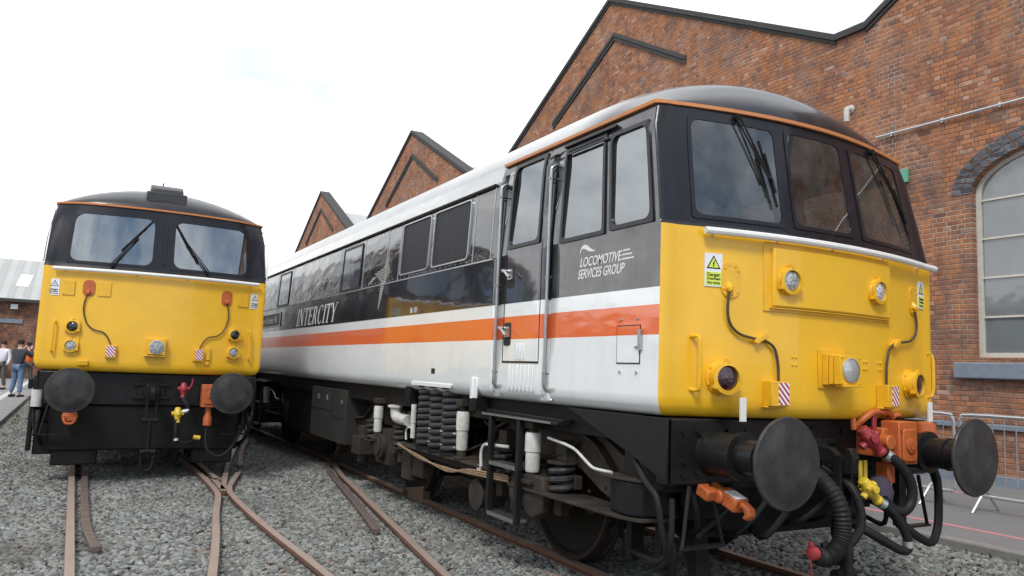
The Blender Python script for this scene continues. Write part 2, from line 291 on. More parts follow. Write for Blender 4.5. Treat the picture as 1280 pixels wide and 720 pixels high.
# ------------------------------------------------------------------ mesh builder
def rdense(u0, u1, v0, v1, r, n=4, k=8):
    P = rrect(u0, u1, v0, v1, r, n); out = []; m = n+1
    for c in range(4):
        out += P[c*m:(c+1)*m]; a = P[c*m+n]; b = P[((c+1)*m) % len(P)]
        out += [(a[0]+(b[0]-a[0])*i/k, a[1]+(b[1]-a[1])*i/k) for i in range(1, k)]
    return out
class MB:
    def __init__(s, xf=None): s.v = []; s.f = []; s.mi = []; s.xf = xf or Matrix(); s.cur = 0
    def add(s, vs, fs):
        k = len(s.v); s.v += [s.xf @ Vector(p) for p in vs]
        for f in fs: s.f.append([k+i for i in f]); s.mi.append(s.cur)
        return s
    def box(s, a, b):
        x0, y0, z0 = [min(p, q) for p, q in zip(a, b)]; x1, y1, z1 = [max(p, q) for p, q in zip(a, b)]
        return s.add([(x0,y0,z0),(x1,y0,z0),(x1,y1,z0),(x0,y1,z0),(x0,y0,z1),(x1,y0,z1),(x1,y1,z1),(x0,y1,z1)],
                     [(0,3,2,1),(4,5,6,7),(0,1,5,4),(1,2,6,5),(2,3,7,6),(3,0,4,7)])
    def prism(s, poly, w0, w1, ax=2):
        """poly in the two other axes, extruded along axis ax"""
        def P(p, w):
            if ax == 2: return (p[0], p[1], w)
            if ax == 0: return (w, p[0], p[1])
            return (p[0], w, p[1])
        n = len(poly)
        return s.add([P(p, w0) for p in poly]+[P(p, w1) for p in poly],
                     [list(range(n))[::-1], list(range(n, 2*n))]+[(i, (i+1) % n, n+(i+1) % n, n+i) for i in range(n)])
    def lathe(s, prof, o=(0,0,0), d=(0,0,1), n=24, cap=True):
        d = Vector(d).normalized(); o = Vector(o)
        a = d.orthogonal().normalized(); b = d.cross(a)
        vs = []; fs = []
        for r, h in prof:
            for i in range(n):
                t = 2*pi*i/n; vs.append(o+d*h+a*(r*cos(t))+b*(r*sin(t)))
        for j in range(len(prof)-1):
            for i in range(n): fs.append((j*n+i, j*n+(i+1) % n, (j+1)*n+(i+1) % n, (j+1)*n+i))
        if cap: fs.append(list(range(n))[::-1]); fs.append([(len(prof)-1)*n+i for i in range(n)])
        return s.add(vs, fs)
    def cyl(s, p, q, r, r2=None, n=16):
        p = Vector(p); q = Vector(q); return s.lathe([(r, 0), (r if r2 is None else r2, (q-p).length)], p, q-p, n)
    def tube(s, pts, r, n=8, sub=6, closed=False):
        P = [Vector(p) for p in pts]
        if sub > 1 and len(P) > 2:
            Q = []
            for i in range(len(P)-1):
                p0 = P[i-1] if i else P[0]*2-P[1]; p1 = P[i]; p2 = P[i+1]; p3 = P[i+2] if i+2 < len(P) else P[i+1]*2-P[i]
                for k in range(sub):
                    t = k/sub
                    Q.append(.5*((2*p1)+(p2-p0)*t+(2*p0-5*p1+4*p2-p3)*t*t+(3*p1-p0-3*p2+p3)*t**3))
            Q.append(P[-1]); P = Q
        vs = []; fs = []; up = None
        for i, p in enumerate(P):
            d = (P[min(i+1, len(P)-1)]-P[max(i-1, 0)]).normalized()
            if up is None: up = d.orthogonal().normalized()
            up = (up-d*up.dot(d)).normalized(); w = d.cross(up)
            rr = r(i/(len(P)-1)) if callable(r) else r
            for k in range(n):
                t = 2*pi*k/n; vs.append(p+up*(rr*cos(t))+w*(rr*sin(t)))
        for j in range(len(P)-1):
            for i in range(n): fs.append((j*n+i, j*n+(i+1) % n, (j+1)*n+(i+1) % n, (j+1)*n+i))
        fs.append(list(range(n))[::-1]); fs.append([(len(P)-1)*n+i for i in range(n)])
        return s.add(vs, fs)
    def coil(s, c, R, h, turns, r, n=8, seg=18):
        return s.tube([(c[0]+R*cos(2*pi*i/seg), c[1]+R*sin(2*pi*i/seg), c[2]+h*i/(turns*seg)) for i in range(int(turns*seg)+1)], r, n, 1)
    def build(s, name, mats, parent=None, sm=True, bevel=0, solid=0, seg=2):
        if name in SPLIT and s.v:
            n = len(s.v); par = list(range(n))
            def fd(a):
                while par[a] != a: par[a] = par[par[a]]; a = par[a]
                return a
            for f in s.f:
                for q in f[1:]: par[fd(q)] = fd(f[0])
            isl = {}
            for i in range(n): isl.setdefault(fd(i), []).append(i)
            bb = [([min(s.v[i][k] for i in I) for k in range(3)], [max(s.v[i][k] for i in I) for k in range(3)], set(I)) for I in isl.values()]
            mg = True
            while mg:
                mg = False
                for a in range(len(bb)):
                    for b in range(a+1, len(bb)):
                        A_, B_ = bb[a], bb[b]
                        if all(A_[0][k]-.012 < B_[1][k] and B_[0][k]-.012 < A_[1][k] for k in range(3)):
                            bb[a] = ([min(A_[0][k], B_[0][k]) for k in range(3)], [max(A_[1][k], B_[1][k]) for k in range(3)], A_[2] | B_[2]); bb.pop(b); mg = True; break
                    if mg: break
            if len(bb) > 1:
                out = None
                for lo, hi, S_ in bb:
                    q = MB(); idx = sorted(S_); mp = {v: k for k, v in enumerate(idx)}
                    q.v = [s.v[i] for i in idx]; 
                    for f, mi in zip(s.f, s.mi):
                        if f[0] in S_: q.f.append([mp[i] for i in f]); q.mi.append(mi)
                    o = q._build(name, mats, parent, sm, bevel, solid, seg); out = out or o
                return out
        return s._build(name, mats, parent, sm, bevel, solid, seg)
    def _build(s, name, mats, parent=None, sm=True, bevel=0, solid=0, seg=2):
        me = bpy.data.meshes.new(name); me.from_pydata([tuple(p) for p in s.v], [], s.f); me.validate()
        if not isinstance(mats, (list, tuple)): mats = [mats]
        for m in mats: me.materials.append(m)
        if len(mats) > 1:
            for p, i in zip(me.polygons, s.mi): p.material_index = i
        bm = bmesh.new(); bm.from_mesh(me); bmesh.ops.recalc_face_normals(bm, faces=bm.faces); bm.to_mesh(me); bm.free()
        if sm:
            me.polygons.foreach_set('use_smooth', [True]*len(me.polygons)); me.set_sharp_from_angle(angle=radians(34))
        o = bpy.data.objects.new(name, me); COL.objects.link(o)
        if parent is not None: o.parent = parent
        if bevel:
            b = o.modifiers.new('bevel', 'BEVEL'); b.width = bevel; b.segments = seg; b.limit_method = 'ANGLE'; b.angle_limit = radians(40)
        if solid:
            b = o.modifiers.new('solid', 'SOLIDIFY'); b.thickness = solid; b.offset = -1
        return o
def tag(o, label=None, cat=None, group=None, kind=None):
    for k, v in (('label', label), ('category', cat), ('group', group), ('kind', kind)):
        if v: o[k] = v
    return o
def empty(name, loc=(0,0,0), rz=0, **k):
    o = bpy.data.objects.new(name, None); COL.objects.link(o); o.location = loc; o.rotation_euler = (0,0,rz); tag(o, **k); return o
def copy_tree(o, parent=None):
    c = o.copy(); COL.objects.link(c)
    if parent is not None: c.parent = parent
    for ch in list(o.children): copy_tree(ch, c)
    return c
def text_mesh(name, s, size, mat, parent, mw, shear=0, align='LEFT', ext=.001, sx=1, space=1, bold=0):
    cu = bpy.data.curves.new(name, 'FONT'); cu.body = s; cu.size = size; cu.align_x = align; cu.shear = shear
    cu.extrude = ext; cu.space_character = space; cu.offset = bold
    tmp = bpy.data.objects.new('t', cu); COL.objects.link(tmp)
    bpy.context.view_layer.update()
    me = bpy.data.meshes.new_from_object(tmp.evaluated_get(bpy.context.evaluated_depsgraph_get()))
    bpy.data.objects.remove(tmp)
    me.transform(Matrix.Diagonal((sx, 1, 1, 1))); me.transform(mw)
    me.materials.clear(); me.materials.append(mat); me.name = name
    o = bpy.data.objects.new(name, me); COL.objects.link(o); o.parent = parent; return o
def rrect(u0, u1, v0, v1, r, n=4):
    P = []
    for cx, cy, a0 in ((u1-r, v0+r, -90), (u1-r, v1-r, 0), (u0+r, v1-r, 90), (u0+r, v0+r, 180)):
        for i in range(n+1):
            a = radians(a0+90*i/n); P.append((cx+r*cos(a), cy+r*sin(a)))
    return P
def frame_prism(mb, outer, inner, w0, w1, mapf):
    """ring between two outlines of equal length mapped through mapf(u,v,w)"""
    n = len(outer)
    vs = [mapf(*p, w0) for p in outer]+[mapf(*p, w1) for p in outer]+[mapf(*p, w1) for p in inner]+[mapf(*p, w0) for p in inner]
    fs = []
    for i in range(n):
        j = (i+1) % n
        for a, b in ((0, 1), (1, 2), (2, 3), (3, 0)): fs.append((a*n+i, a*n+j, b*n+j, b*n+i))
    mb.add(vs, fs)

# ------------------------------------------------------------------ locomotive surface
class Shape:
    def __init__(s, waist, top, apex, rake, yb0, length, wide=1.0, bulge=.03, full=.8):
        s.wide = wide; s.bulge = bulge; s.full = full; s.waist, s.top, s.apex, s.rake_t, s.yb0, s.len = waist, top, apex, rake, yb0, length
    def hw(s, z):
        if z < 1.40:
            t = max(0, (1.40-z)/.13); return 1.325-.11*(1-sqrt(max(0, 1-t*t)))
        if z < 2.46: return 1.325
        if z < 3.13: return 1.325-.035*(z-2.46)/.67
        return 1.29-.045*(z-3.13)/max(.05, s.top-3.13)
    def wd(s, z):
        return 1+(s.wide-1)*max(0, min(1, (s.top-z)/(s.top-s.waist)))
    def rk(s, z):
        r = 0
        if z > s.waist: r = .012+s.rake_t*(z-s.waist)/(s.top-s.waist)
        if z < 1.40: t = (1.40-z)/.13; r += .07*(1-sqrt(max(0, 1-t*t)))
        return r
    def F(s, x):
        a = abs(x)
        if a <= 1.2: return -.17*(1-(a/1.2)**2)
        t = min(1, (a-1.2)/.125); return .022-.022*sqrt(max(0, 1-t*t))
    def bmp(s, x, z):
        if z <= s.waist: return 0
        k = (z-s.waist)/(s.top-s.waist); a = abs(x)
        return s.bulge*k*k*max(0, (a-.92)/.405)**2+.05*k*k*max(0, (a-1.10)/.225)**2
    def side(s, sg, y, z):
        X = s.hw(z)*(s.wd(z) if sg > 0 else 1)
        yy = y+s.rk(z)*max(0, 1-(y-.022)/1.278)+s.bmp(1.325, z)*max(0, 1-(y-.022)/.7)
        return Vector((sg*X, yy, z))
    def front(s, x, z, w=0):
        k = s.hw(z)/1.325*(s.wd(z) if x > 0 else 1)
        return Vector((x*k, s.F(x)+s.rk(z)+s.bmp(x, z)-w, z))
    def fm(s, x, z):
        """frame on the front: u right, v up, w outward"""
        e = .01; p = s.front(x, z); u = (s.front(x+e, z)-s.front(x-e, z)).normalized(); v = (s.front(x, z+e)-s.front(x, z-e)).normalized()
        w = u.cross(v).normalized(); v = w.cross(u)
        return Matrix(((u.x, v.x, w.x, p.x), (u.y, v.y, w.y, p.y), (u.z, v.z, w.z, p.z), (0,0,0,1)))
    def sm(s, y, z, sg=-1):
        """frame on the left side: u towards the cab front, v up, w outward"""
        e = .01; p = s.side(sg, y, z); u = Vector((0, -1 if sg < 0 else 1, 0)); v = (s.side(sg, y, z+e)-s.side(sg, y, z-e)).normalized(); v.y = 0; v.normalize()
        w = u.cross(v)
        return Matrix(((u.x, v.x, w.x, p.x), (u.y, v.y, w.y, p.y), (u.z, v.z, w.z, p.z), (0,0,0,1)))

def shell(S, root, fwins, swins, grooves):
    zs = sorted(set([1.27,1.275,1.285,1.30,1.33,1.37,1.40,1.765,S.waist,3.13,S.top]+[w[2] for w in fwins+swins]+[w[3] for w in fwins+swins]+[1.34,2.7,2.9,3.20]))
    ys = sorted(set([.022, .3, 1.3, 2.22, 5, 9, 13, S.len]+[w[0] for w in swins]+[w[1] for w in swins]+[g[0] for g in grooves]+[g[1] for g in grooves]), reverse=True)
    arc = [1.2+.125*sin(radians(a)) for a in (75, 60, 45, 30, 15)]
    xs = sorted(set([-1.2,1.2]+[w[0] for w in fwins]+[w[1] for w in fwins]+[i*.15 for i in range(-7, 8)]))
    st = [('s', -1, y) for y in ys]+[('f', 0, -a) for a in arc]+[('f', 0, x) for x in xs]+[('f', 0, a) for a in arc[::-1]]+[('s', 1, y) for y in ys[::-1]]
    def P(q, z): return S.side(q[1], q[2], z) if q[0] == 's' else S.front(q[2], z)
    body = MB(); fr = MB(); cab = MB()
    def inwin(a, b, z0, z1):
        zm = (z0+z1)/2
        if a[0] == 'f' and b[0] == 'f' and abs(a[2]) <= 1.2 and abs(b[2]) <= 1.2:
            m = (a[2]+b[2])/2
            return any(w[0] < m < w[1] and w[2] < zm < w[3] for w in fwins)
        if a[0] == 's' and b[0] == 's':
            m = (a[2]+b[2])/2
            return any(w[0] < m < w[1] and w[2] < zm < w[3] for w in swins) or (a[1] < 0 and any(g[0] < m < g[1] and 1.30 < zm < 3.20 for g in grooves))
        return False
    for i in range(len(st)-1):
        a, b = st[i], st[i+1]
        isf = a[0] == 'f' or b[0] == 'f'
        for z0, z1 in zip(zs, zs[1:]):
            if inwin(a, b, z0, z1): continue
            tgt = body if not isf else (fr if z1 <= S.waist+1e-6 else cab)
            tgt.add([P(a, z0), P(b, z0), P(b, z1), P(a, z1)], [(0,1,2,3)])
    # ledge where the upper cab is set back a little from the yellow panel
    # underside + rear end
    n = len(st)
    body.add([P(q, 1.27) for q in st], [list(range(n))])
    body.add([(-1.325,S.len,1.27),(1.325,S.len,1.27),(1.3,S.len,S.top),(0,S.len,S.apex),(-1.3,S.len,S.top)], [(0,1,2,3,4)])
    for g0, g1 in grooves:   # recessed channels behind the door handrails
        d = .07
        for zz0, zz1 in zip([1.30,1.37,1.765,S.waist,2.9,3.13], [1.37,1.765,S.waist,2.9,3.13,3.20]):
            A = [S.side(-1, g0, zz0), S.side(-1, g1, zz0), S.side(-1, g1, zz1), S.side(-1, g0, zz1)]
            B = [p+Vector((d, 0, 0)) for p in A]
            body.add(A+B, [(4,5,6,7),(0,4,7,3),(1,5,6,2)])
        A = [S.side(-1, g0, 1.30), S.side(-1, g1, 1.30)]; body.add(A+[p+Vector((d,0,0)) for p in A], [(0,1,3,2)])
        A = [S.side(-1, g0, 3.20), S.side(-1, g1, 3.20)]; body.add(A+[p+Vector((d,0,0)) for p in A], [(0,1,3,2)])
    def weld(mb):
        pass
    bo = body.build('body', M['livery'], root); fo = fr.build('cab_front', M['yellow'], root); co = cab.build('cab_upper_front', M['frame'], root)
    for o in (bo, fo, co):
        bm = bmesh.new(); bm.from_mesh(o.data); bmesh.ops.remove_doubles(bm, verts=bm.verts, dist=.0004)
        bmesh.ops.recalc_face_normals(bm, faces=bm.faces); bm.to_mesh(o.data); bm.free()
    # roof
    rf = MB(); xr = [1.245*sin(radians(a)) for a in (-90,-84,-77,-69,-60,-50,-40,-30,-20,-10,0,10,20,30,40,50,60,69,77,84,90)]
    ds = [0,.01,.03,.06,.1,.18,.28,.4,.55,.7,.85,1.0,1.15,1.35,2.2,2.25,5,9,13]
    vs = []; W = len(xr)
    for d in ds+[None]:
        for x in xr:
            xx = x*1.325/1.245; yb = S.F(xx if abs(xx) < 1.325 else math.copysign(1.3249, xx))+S.rk(S.top)
            y = S.len if d is None else yb*(max(0, 1-d/2.2))+d
            g = 1-(1-min(1, (y-yb*1.0 if d is not None else 9)/1.0))**2 if (d is None or d < 1.3) else 1
            if d is not None and d < 1.3: g = 1-(1-min(1, d/1.0))**2
            q = min(1, (0 if d == 0 else (d if d is not None else 9))/1.35)
            ff = (1-(1-q)**2)**.56; fx = max(0, 1-(abs(x)/1.245)**2)**S.full
            z = S.top+(S.apex-S.top)*ff*fx if d is None or d < 1.3 else S.top+(S.apex-S.top)*fx
            if y < S.len: y += S.bmp(min(1.325, abs(xx)), S.top)*max(0, 1-(d or 0)/.7)
            vs.append((x*1, y, z))
    fs = [(j*W+i, j*W+i+1, (j+1)*W+i+1, (j+1)*W+i) for j in range(len(ds)) for i in range(W-1)]
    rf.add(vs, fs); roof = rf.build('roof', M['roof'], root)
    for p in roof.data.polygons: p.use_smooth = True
    # coloured strip along the edge of the cab roof
    sp = MB(); pa = [('s', -1, y) for y in (2.2, 1.6, 1.0, .5, .022)]+[('f', 0, -a) for a in arc]+[('f', 0, -1.2+i*.12) for i in range(21)]+[('f', 0, a) for a in arc[::-1]]+[('s', 1, y) for y in (.022, .5, 1, 1.6, 2.2)]
    ring = []
    for q in pa:
        p = P(q, S.top); c = Vector((0, max(.6, p.y), p.z)); d = (p-c); d.z = 0; d.normalize()
        ring.append((p, d))
    vs = []
    for p, d in ring:
        for o_, h in ((.006,-.016),(.026,-.014),(.030,.008),(-.02,.016)): vs.append(p+d*o_+Vector((0,0,h)))
    fs = []
    for j in range(len(ring)-1):
        for i in range(4): fs.append((j*4+i, j*4+(i+1) % 4, (j+1)*4+(i+1) % 4, (j+1)*4+i))
    fs += [(0,1,2,3), tuple(len(ring)*4-4+i for i in range(4))]
    sp.add(vs, fs); sp.build('roof_edge_strip', M['orange_strip'], root)
    return bo, fo, co, roof

def fwindow(S, root, w, glassm, fw=.045, r=.055):
    """windscreen pane with a rounded rubber frame, on the raked upper front"""
    x0, x1, z0, z1 = w
    mp = lambda u, v, q: S.front(u, v, q)
    f = MB(); frame_prism(f, rdense(x0-.014, x1+.014, z0-.014, z1+.014, .025, 5), rdense(x0+fw*.3, x1-fw*.3, z0+fw*.3, z1-fw*.3, r, 5), -.02, .007, mp)
    fo = f.build('windscreen_frame', M['frame'], root)
    g = MB(); n = 8; vs = []; 
    for i in range(n+1):
        u = x0+(x1-x0)*i/n; vs += [S.front(u, z0, .002), S.front(u, z1, .002)]
    g.add(vs, [(2*i, 2*i+2, 2*i+3, 2*i+1) for i in range(n)])
    go = g.build('windscreen_pane', glassm, fo)
    return fo
def swindow(S, root, w, glassm, name='side_window', fmat='frame', fw=.018, r=.05, prism=True, sg=-1):
    y0, y1, z0, z1 = w
    def mp(u, v, q): p = S.side(sg, u, v); p.x += sg*q; return p
    f = MB(); frame_prism(f, rdense(y0-.012, y1+.012, z0-.012, z1+.012, .01, 5), rdense(y0+fw, y1-fw, z0+fw, z1-fw, r, 5), -.012, .012, mp)
    fo = f.build(name+'_frame', M[fmat], root)
    g = MB(); g.add([mp(y0, z0, -.002), mp(y1, z0, -.002), mp(y1, z1, -.002), mp(y0, z1, -.002)], [(0,1,2,3)])
    g.build(name+'_pane', glassm, fo); return fo

def cab_inside(S, root):
    m = MB(); m.box((-1.24,.2,1.95),(1.24,2.3,1.98)); m.build('cab_floor', M['blackgrime'], root)
    m = MB(); m.prism([(-1.22,1.98),(1.22,1.98),(1.20,S.top-.02),(.8,S.top+.18),(0,S.top+.36),(-.8,S.top+.18),(-1.20,S.top-.02)],2.30,2.34,1); m.build('cab_bulkhead', M['interior'], root)
    m = MB(); m.prism([(.02,2.40),(.14,2.50),(.45,2.46),(.5,2.38),(.42,1.99),(.1,1.99)], -1.1, 1.1, 0); m.build('cab_desk', M['box_grey'], root, bevel=.01)
    m = MB(); m.box((-.84,1.42,1.98),(-.81,2.28,S.top+.05)); m.build('door_sky_blocker', M['interior'], root)  # unseen panel added to keep bright sky from showing through the door window
    for x in (-.62, .62):
        m = MB(); m.box((x-.24,.95,2.02),(x+.24,1.4,2.12)); m.box((x-.22,1.36,2.12),(x+.22,1.46,2.78)); m.build('cab_seat', M['seat'], root, bevel=.03)

def wiper(S, root, piv, tip, blade0, blade1):
    a = MB()
    P = S.front(piv[0], piv[1], .03); T = S.front(tip[0], tip[1], .05)
    side = Vector((.022, 0, 0))
    a.cyl(S.front(piv[0], piv[1], -.01), S.front(piv[0], piv[1], .045), .022, n=12)
    a.tube([P-side, T-side*.3], .007, 6, 1); a.tube([P+side, T+side*.3], .007, 6, 1)
    B0 = S.front(blade0[0], blade0[1], .030); B1 = S.front(blade1[0], blade1[1], .030)
    a.tube([B0, B1], .010, 6, 1); a.tube([B0.lerp(B1, .2)+Vector((0,-.02,0)), B0.lerp(B1, .8)+Vector((0,-.02,0))], .008, 6, 1)
    a.cyl(T+Vector((0,-.01,0)), B0.lerp(B1, .5), .011, n=8)
    a.build('wiper', M['blackgrime'], root)

def lamp(S, root, x, z, R, lensm, name, depth=.07, flange=1.25, matb='yellow_part'):
    m = MB(S.fm(x, z))
    m.lathe([(R*flange, -.02), (R*flange, .012), (R*1.12, .016), (R*1.08, depth-.02), (R*1.16, depth-.014), (R*1.16, depth), (R*.88, depth+.004), (R*.86, depth-.022)], n=28, cap=False)
    for k in range(6):
        a = k*pi/3+.4; m.lathe([(.008, .01), (.008, .022)], (R*flange*.94*cos(a), R*flange*.94*sin(a), 0), n=6)
    for k in range(3):
        a = k*2*pi/3+pi/2; m.box((R*1.2*cos(a)-.012, R*1.2*sin(a)-.012, depth-.03), (R*1.2*cos(a)+.012, R*1.2*sin(a)+.012, depth+.004))
    o = m.build(name, M[matb], root)
    g = MB(S.fm(x, z)); g.lathe([(R*.88, depth-.02), (R*.8, depth-.010), (R*.55, depth-.002), (R*.25, depth+.003), (.001, depth+.004)], n=28, cap=False)
    g.build('lens', lensm, o); return o

def buffer_(root, x):
    ya = .02; t = empty('buffer', (x, 0, 1.055)); t.parent = root
    m = MB(); m.lathe([(.21,.06),(.21,.02),(.15,-.0),(.135,-.03),(.13,-.24),(.145,-.245),(.145,-.275),(.125,-.28)], d=(0,1,0), n=28)
    for a in (45,135,225,315): m.lathe([(.018,.01),(.018,-.03)], (.178*cos(radians(a)), 0, .178*sin(radians(a))), (0,1,0), 6)
    m.box((-.19,.05,-.19),(.19,.065,.19)); m.build('buffer_housing', M['black'], t)
    m = MB(); m.lathe([(.105,-.27),(.105,-.40),(.112,-.405),(.112,-.42),(.10,-.425),(.10,-.575)], d=(0,1,0), n=28); m.build('buffer_shank', M['black'], t)
    m = MB(); m.lathe([(.11,-.56),(.235,-.572),(.257,-.58),(.26,-.592),(.254,-.601),(.20,-.606),(.195,-.609),(.11,-.612),(.04,-.613),(.001,-.6131)], d=(0,1,0), n=56, cap=False)
    m.build('buffer_head', M['buffer'], t)
    return t

def sign(S, root, x, z, w=.125, h=.21, plain=False):
    X = S.fm(x, z)
    m = MB(X); m.box((-w/2,-h/2,.0),(w/2,h/2,.006)); s = m.build('warning_sign', M['signwhite'], root)
    m = MB(X)
    a = w*.40; c = h*.22
    tri = [(-a, c-a*.85), (a, c-a*.85), (0, c+a*.85)]; tri = [(p[0], p[1]+.004) for p in tri]
    m.prism(tri, .006, .0072); tr = m.build('triangle_border', M['signink'], s)
    k = .74; cen = (0, sum(p[1] for p in tri)/3)
    m = MB(X); m.prism([(cen[0]+(p[0]-cen[0])*k, cen[1]+(p[1]-cen[1])*k) for p in tri], .0072, .0084)
    m.build('triangle_fill', M['signwhite' if plain else 'signyellow'], s)
    m = MB(X); q = a*.085; cy = cen[1]
    m.prism([(q*1.2, cy+q*6), (-q*2, cy+q*.2), (-q*.1, cy+q*.6), (-q*.9, cy-q*1.8), (-q*1.7, cy-q*1.5), (-q*.4, cy-q*4.2), (q*1.0, cy-q*1.9), (q*.2, cy-q*1.9), (q*1.9, cy+q*1.8), (q*.2, cy+q*1.4), (q*2.4, cy+q*6)], .0084, .0096)
    m.build('lightning_symbol', M['signink'], s)
    if not plain:
        m = MB(X); m.box((-w*.44,-h*.46,.006),(w*.44,-h*.06,.0072)); m.build('caption_panel', M['signyellow'], s)
    for line, vv, sz in (('Danger', -h*.19, .031), ('Overhead', -h*.30, .0235), ('live wires', -h*.42, .0235)):
        text_mesh('sign_text', line, sz, M['signink'], s, X@Matrix.Translation((0, vv, .0082)), align='CENTER', ext=.0004, bold=.0005)
    return s

def hosecock(root, p, matk, name, d=(0,-.3,-1), s=1.0):
    m = MB(Matrix.Translation(p)@Vector(d).normalized().to_track_quat('Z', 'Y').to_matrix().to_4x4()@Matrix.Scale(s, 4))
    m.lathe([(.028,-.10),(.04,-.095),(.045,-.06),(.055,-.04),(.06,0),(.05,.04),(.038,.06),(.036,.10),(.042,.105),(.042,.13),(.03,.135)], n=14)
    m.cyl((-.085,0,-.01),(.085,0,-.01), .03, n=10); m.cyl((0,-.09,.0),(0,.07,.0), .027, n=10)
    for a in (0, 72, 144, 216, 288): m.cyl((.05*cos(radians(a)), .05*sin(radians(a)), -.055), (.05*cos(radians(a)), .05*sin(radians(a)), -.02), .012, n=6)
    return m.build(name, M[matk], root, bevel=.003)

def wheelset(root, yc, R=.575):
    t = None
    for sg in (-1, 1):
        m = MB(); x = sg*.7175
        m.lathe([(.11,-.09),(.14,-.07),(.145,.03),(.20,.035),(.42,.02),(.50,.03),(.52,.06),(.555,.06),(.555,-.06),(.50,-.06),(.48,-.02),(.20,-.03),(.16,-.08)], (x, yc, R), (sg,0,0), 40, False)
        m.build('wheel', M['wheel'], root)
        m = MB(); m.lathe([(.54,.066),(.565,.064),(.572,.05),(.580,-.04),(.60,-.055),(.605,-.07),(.55,-.075)], (x, yc, R), (sg,0,0), 48, False)
        m.build('tyre', M['tyre'], root)
    m = MB(); m.cyl((-.9,yc,R),(.9,yc,R), .09, n=16); m.cyl((-.4,yc-.02,R),(.45,yc-.02,R), .36, n=24); m.build('axle', M['blackgrime'], root)

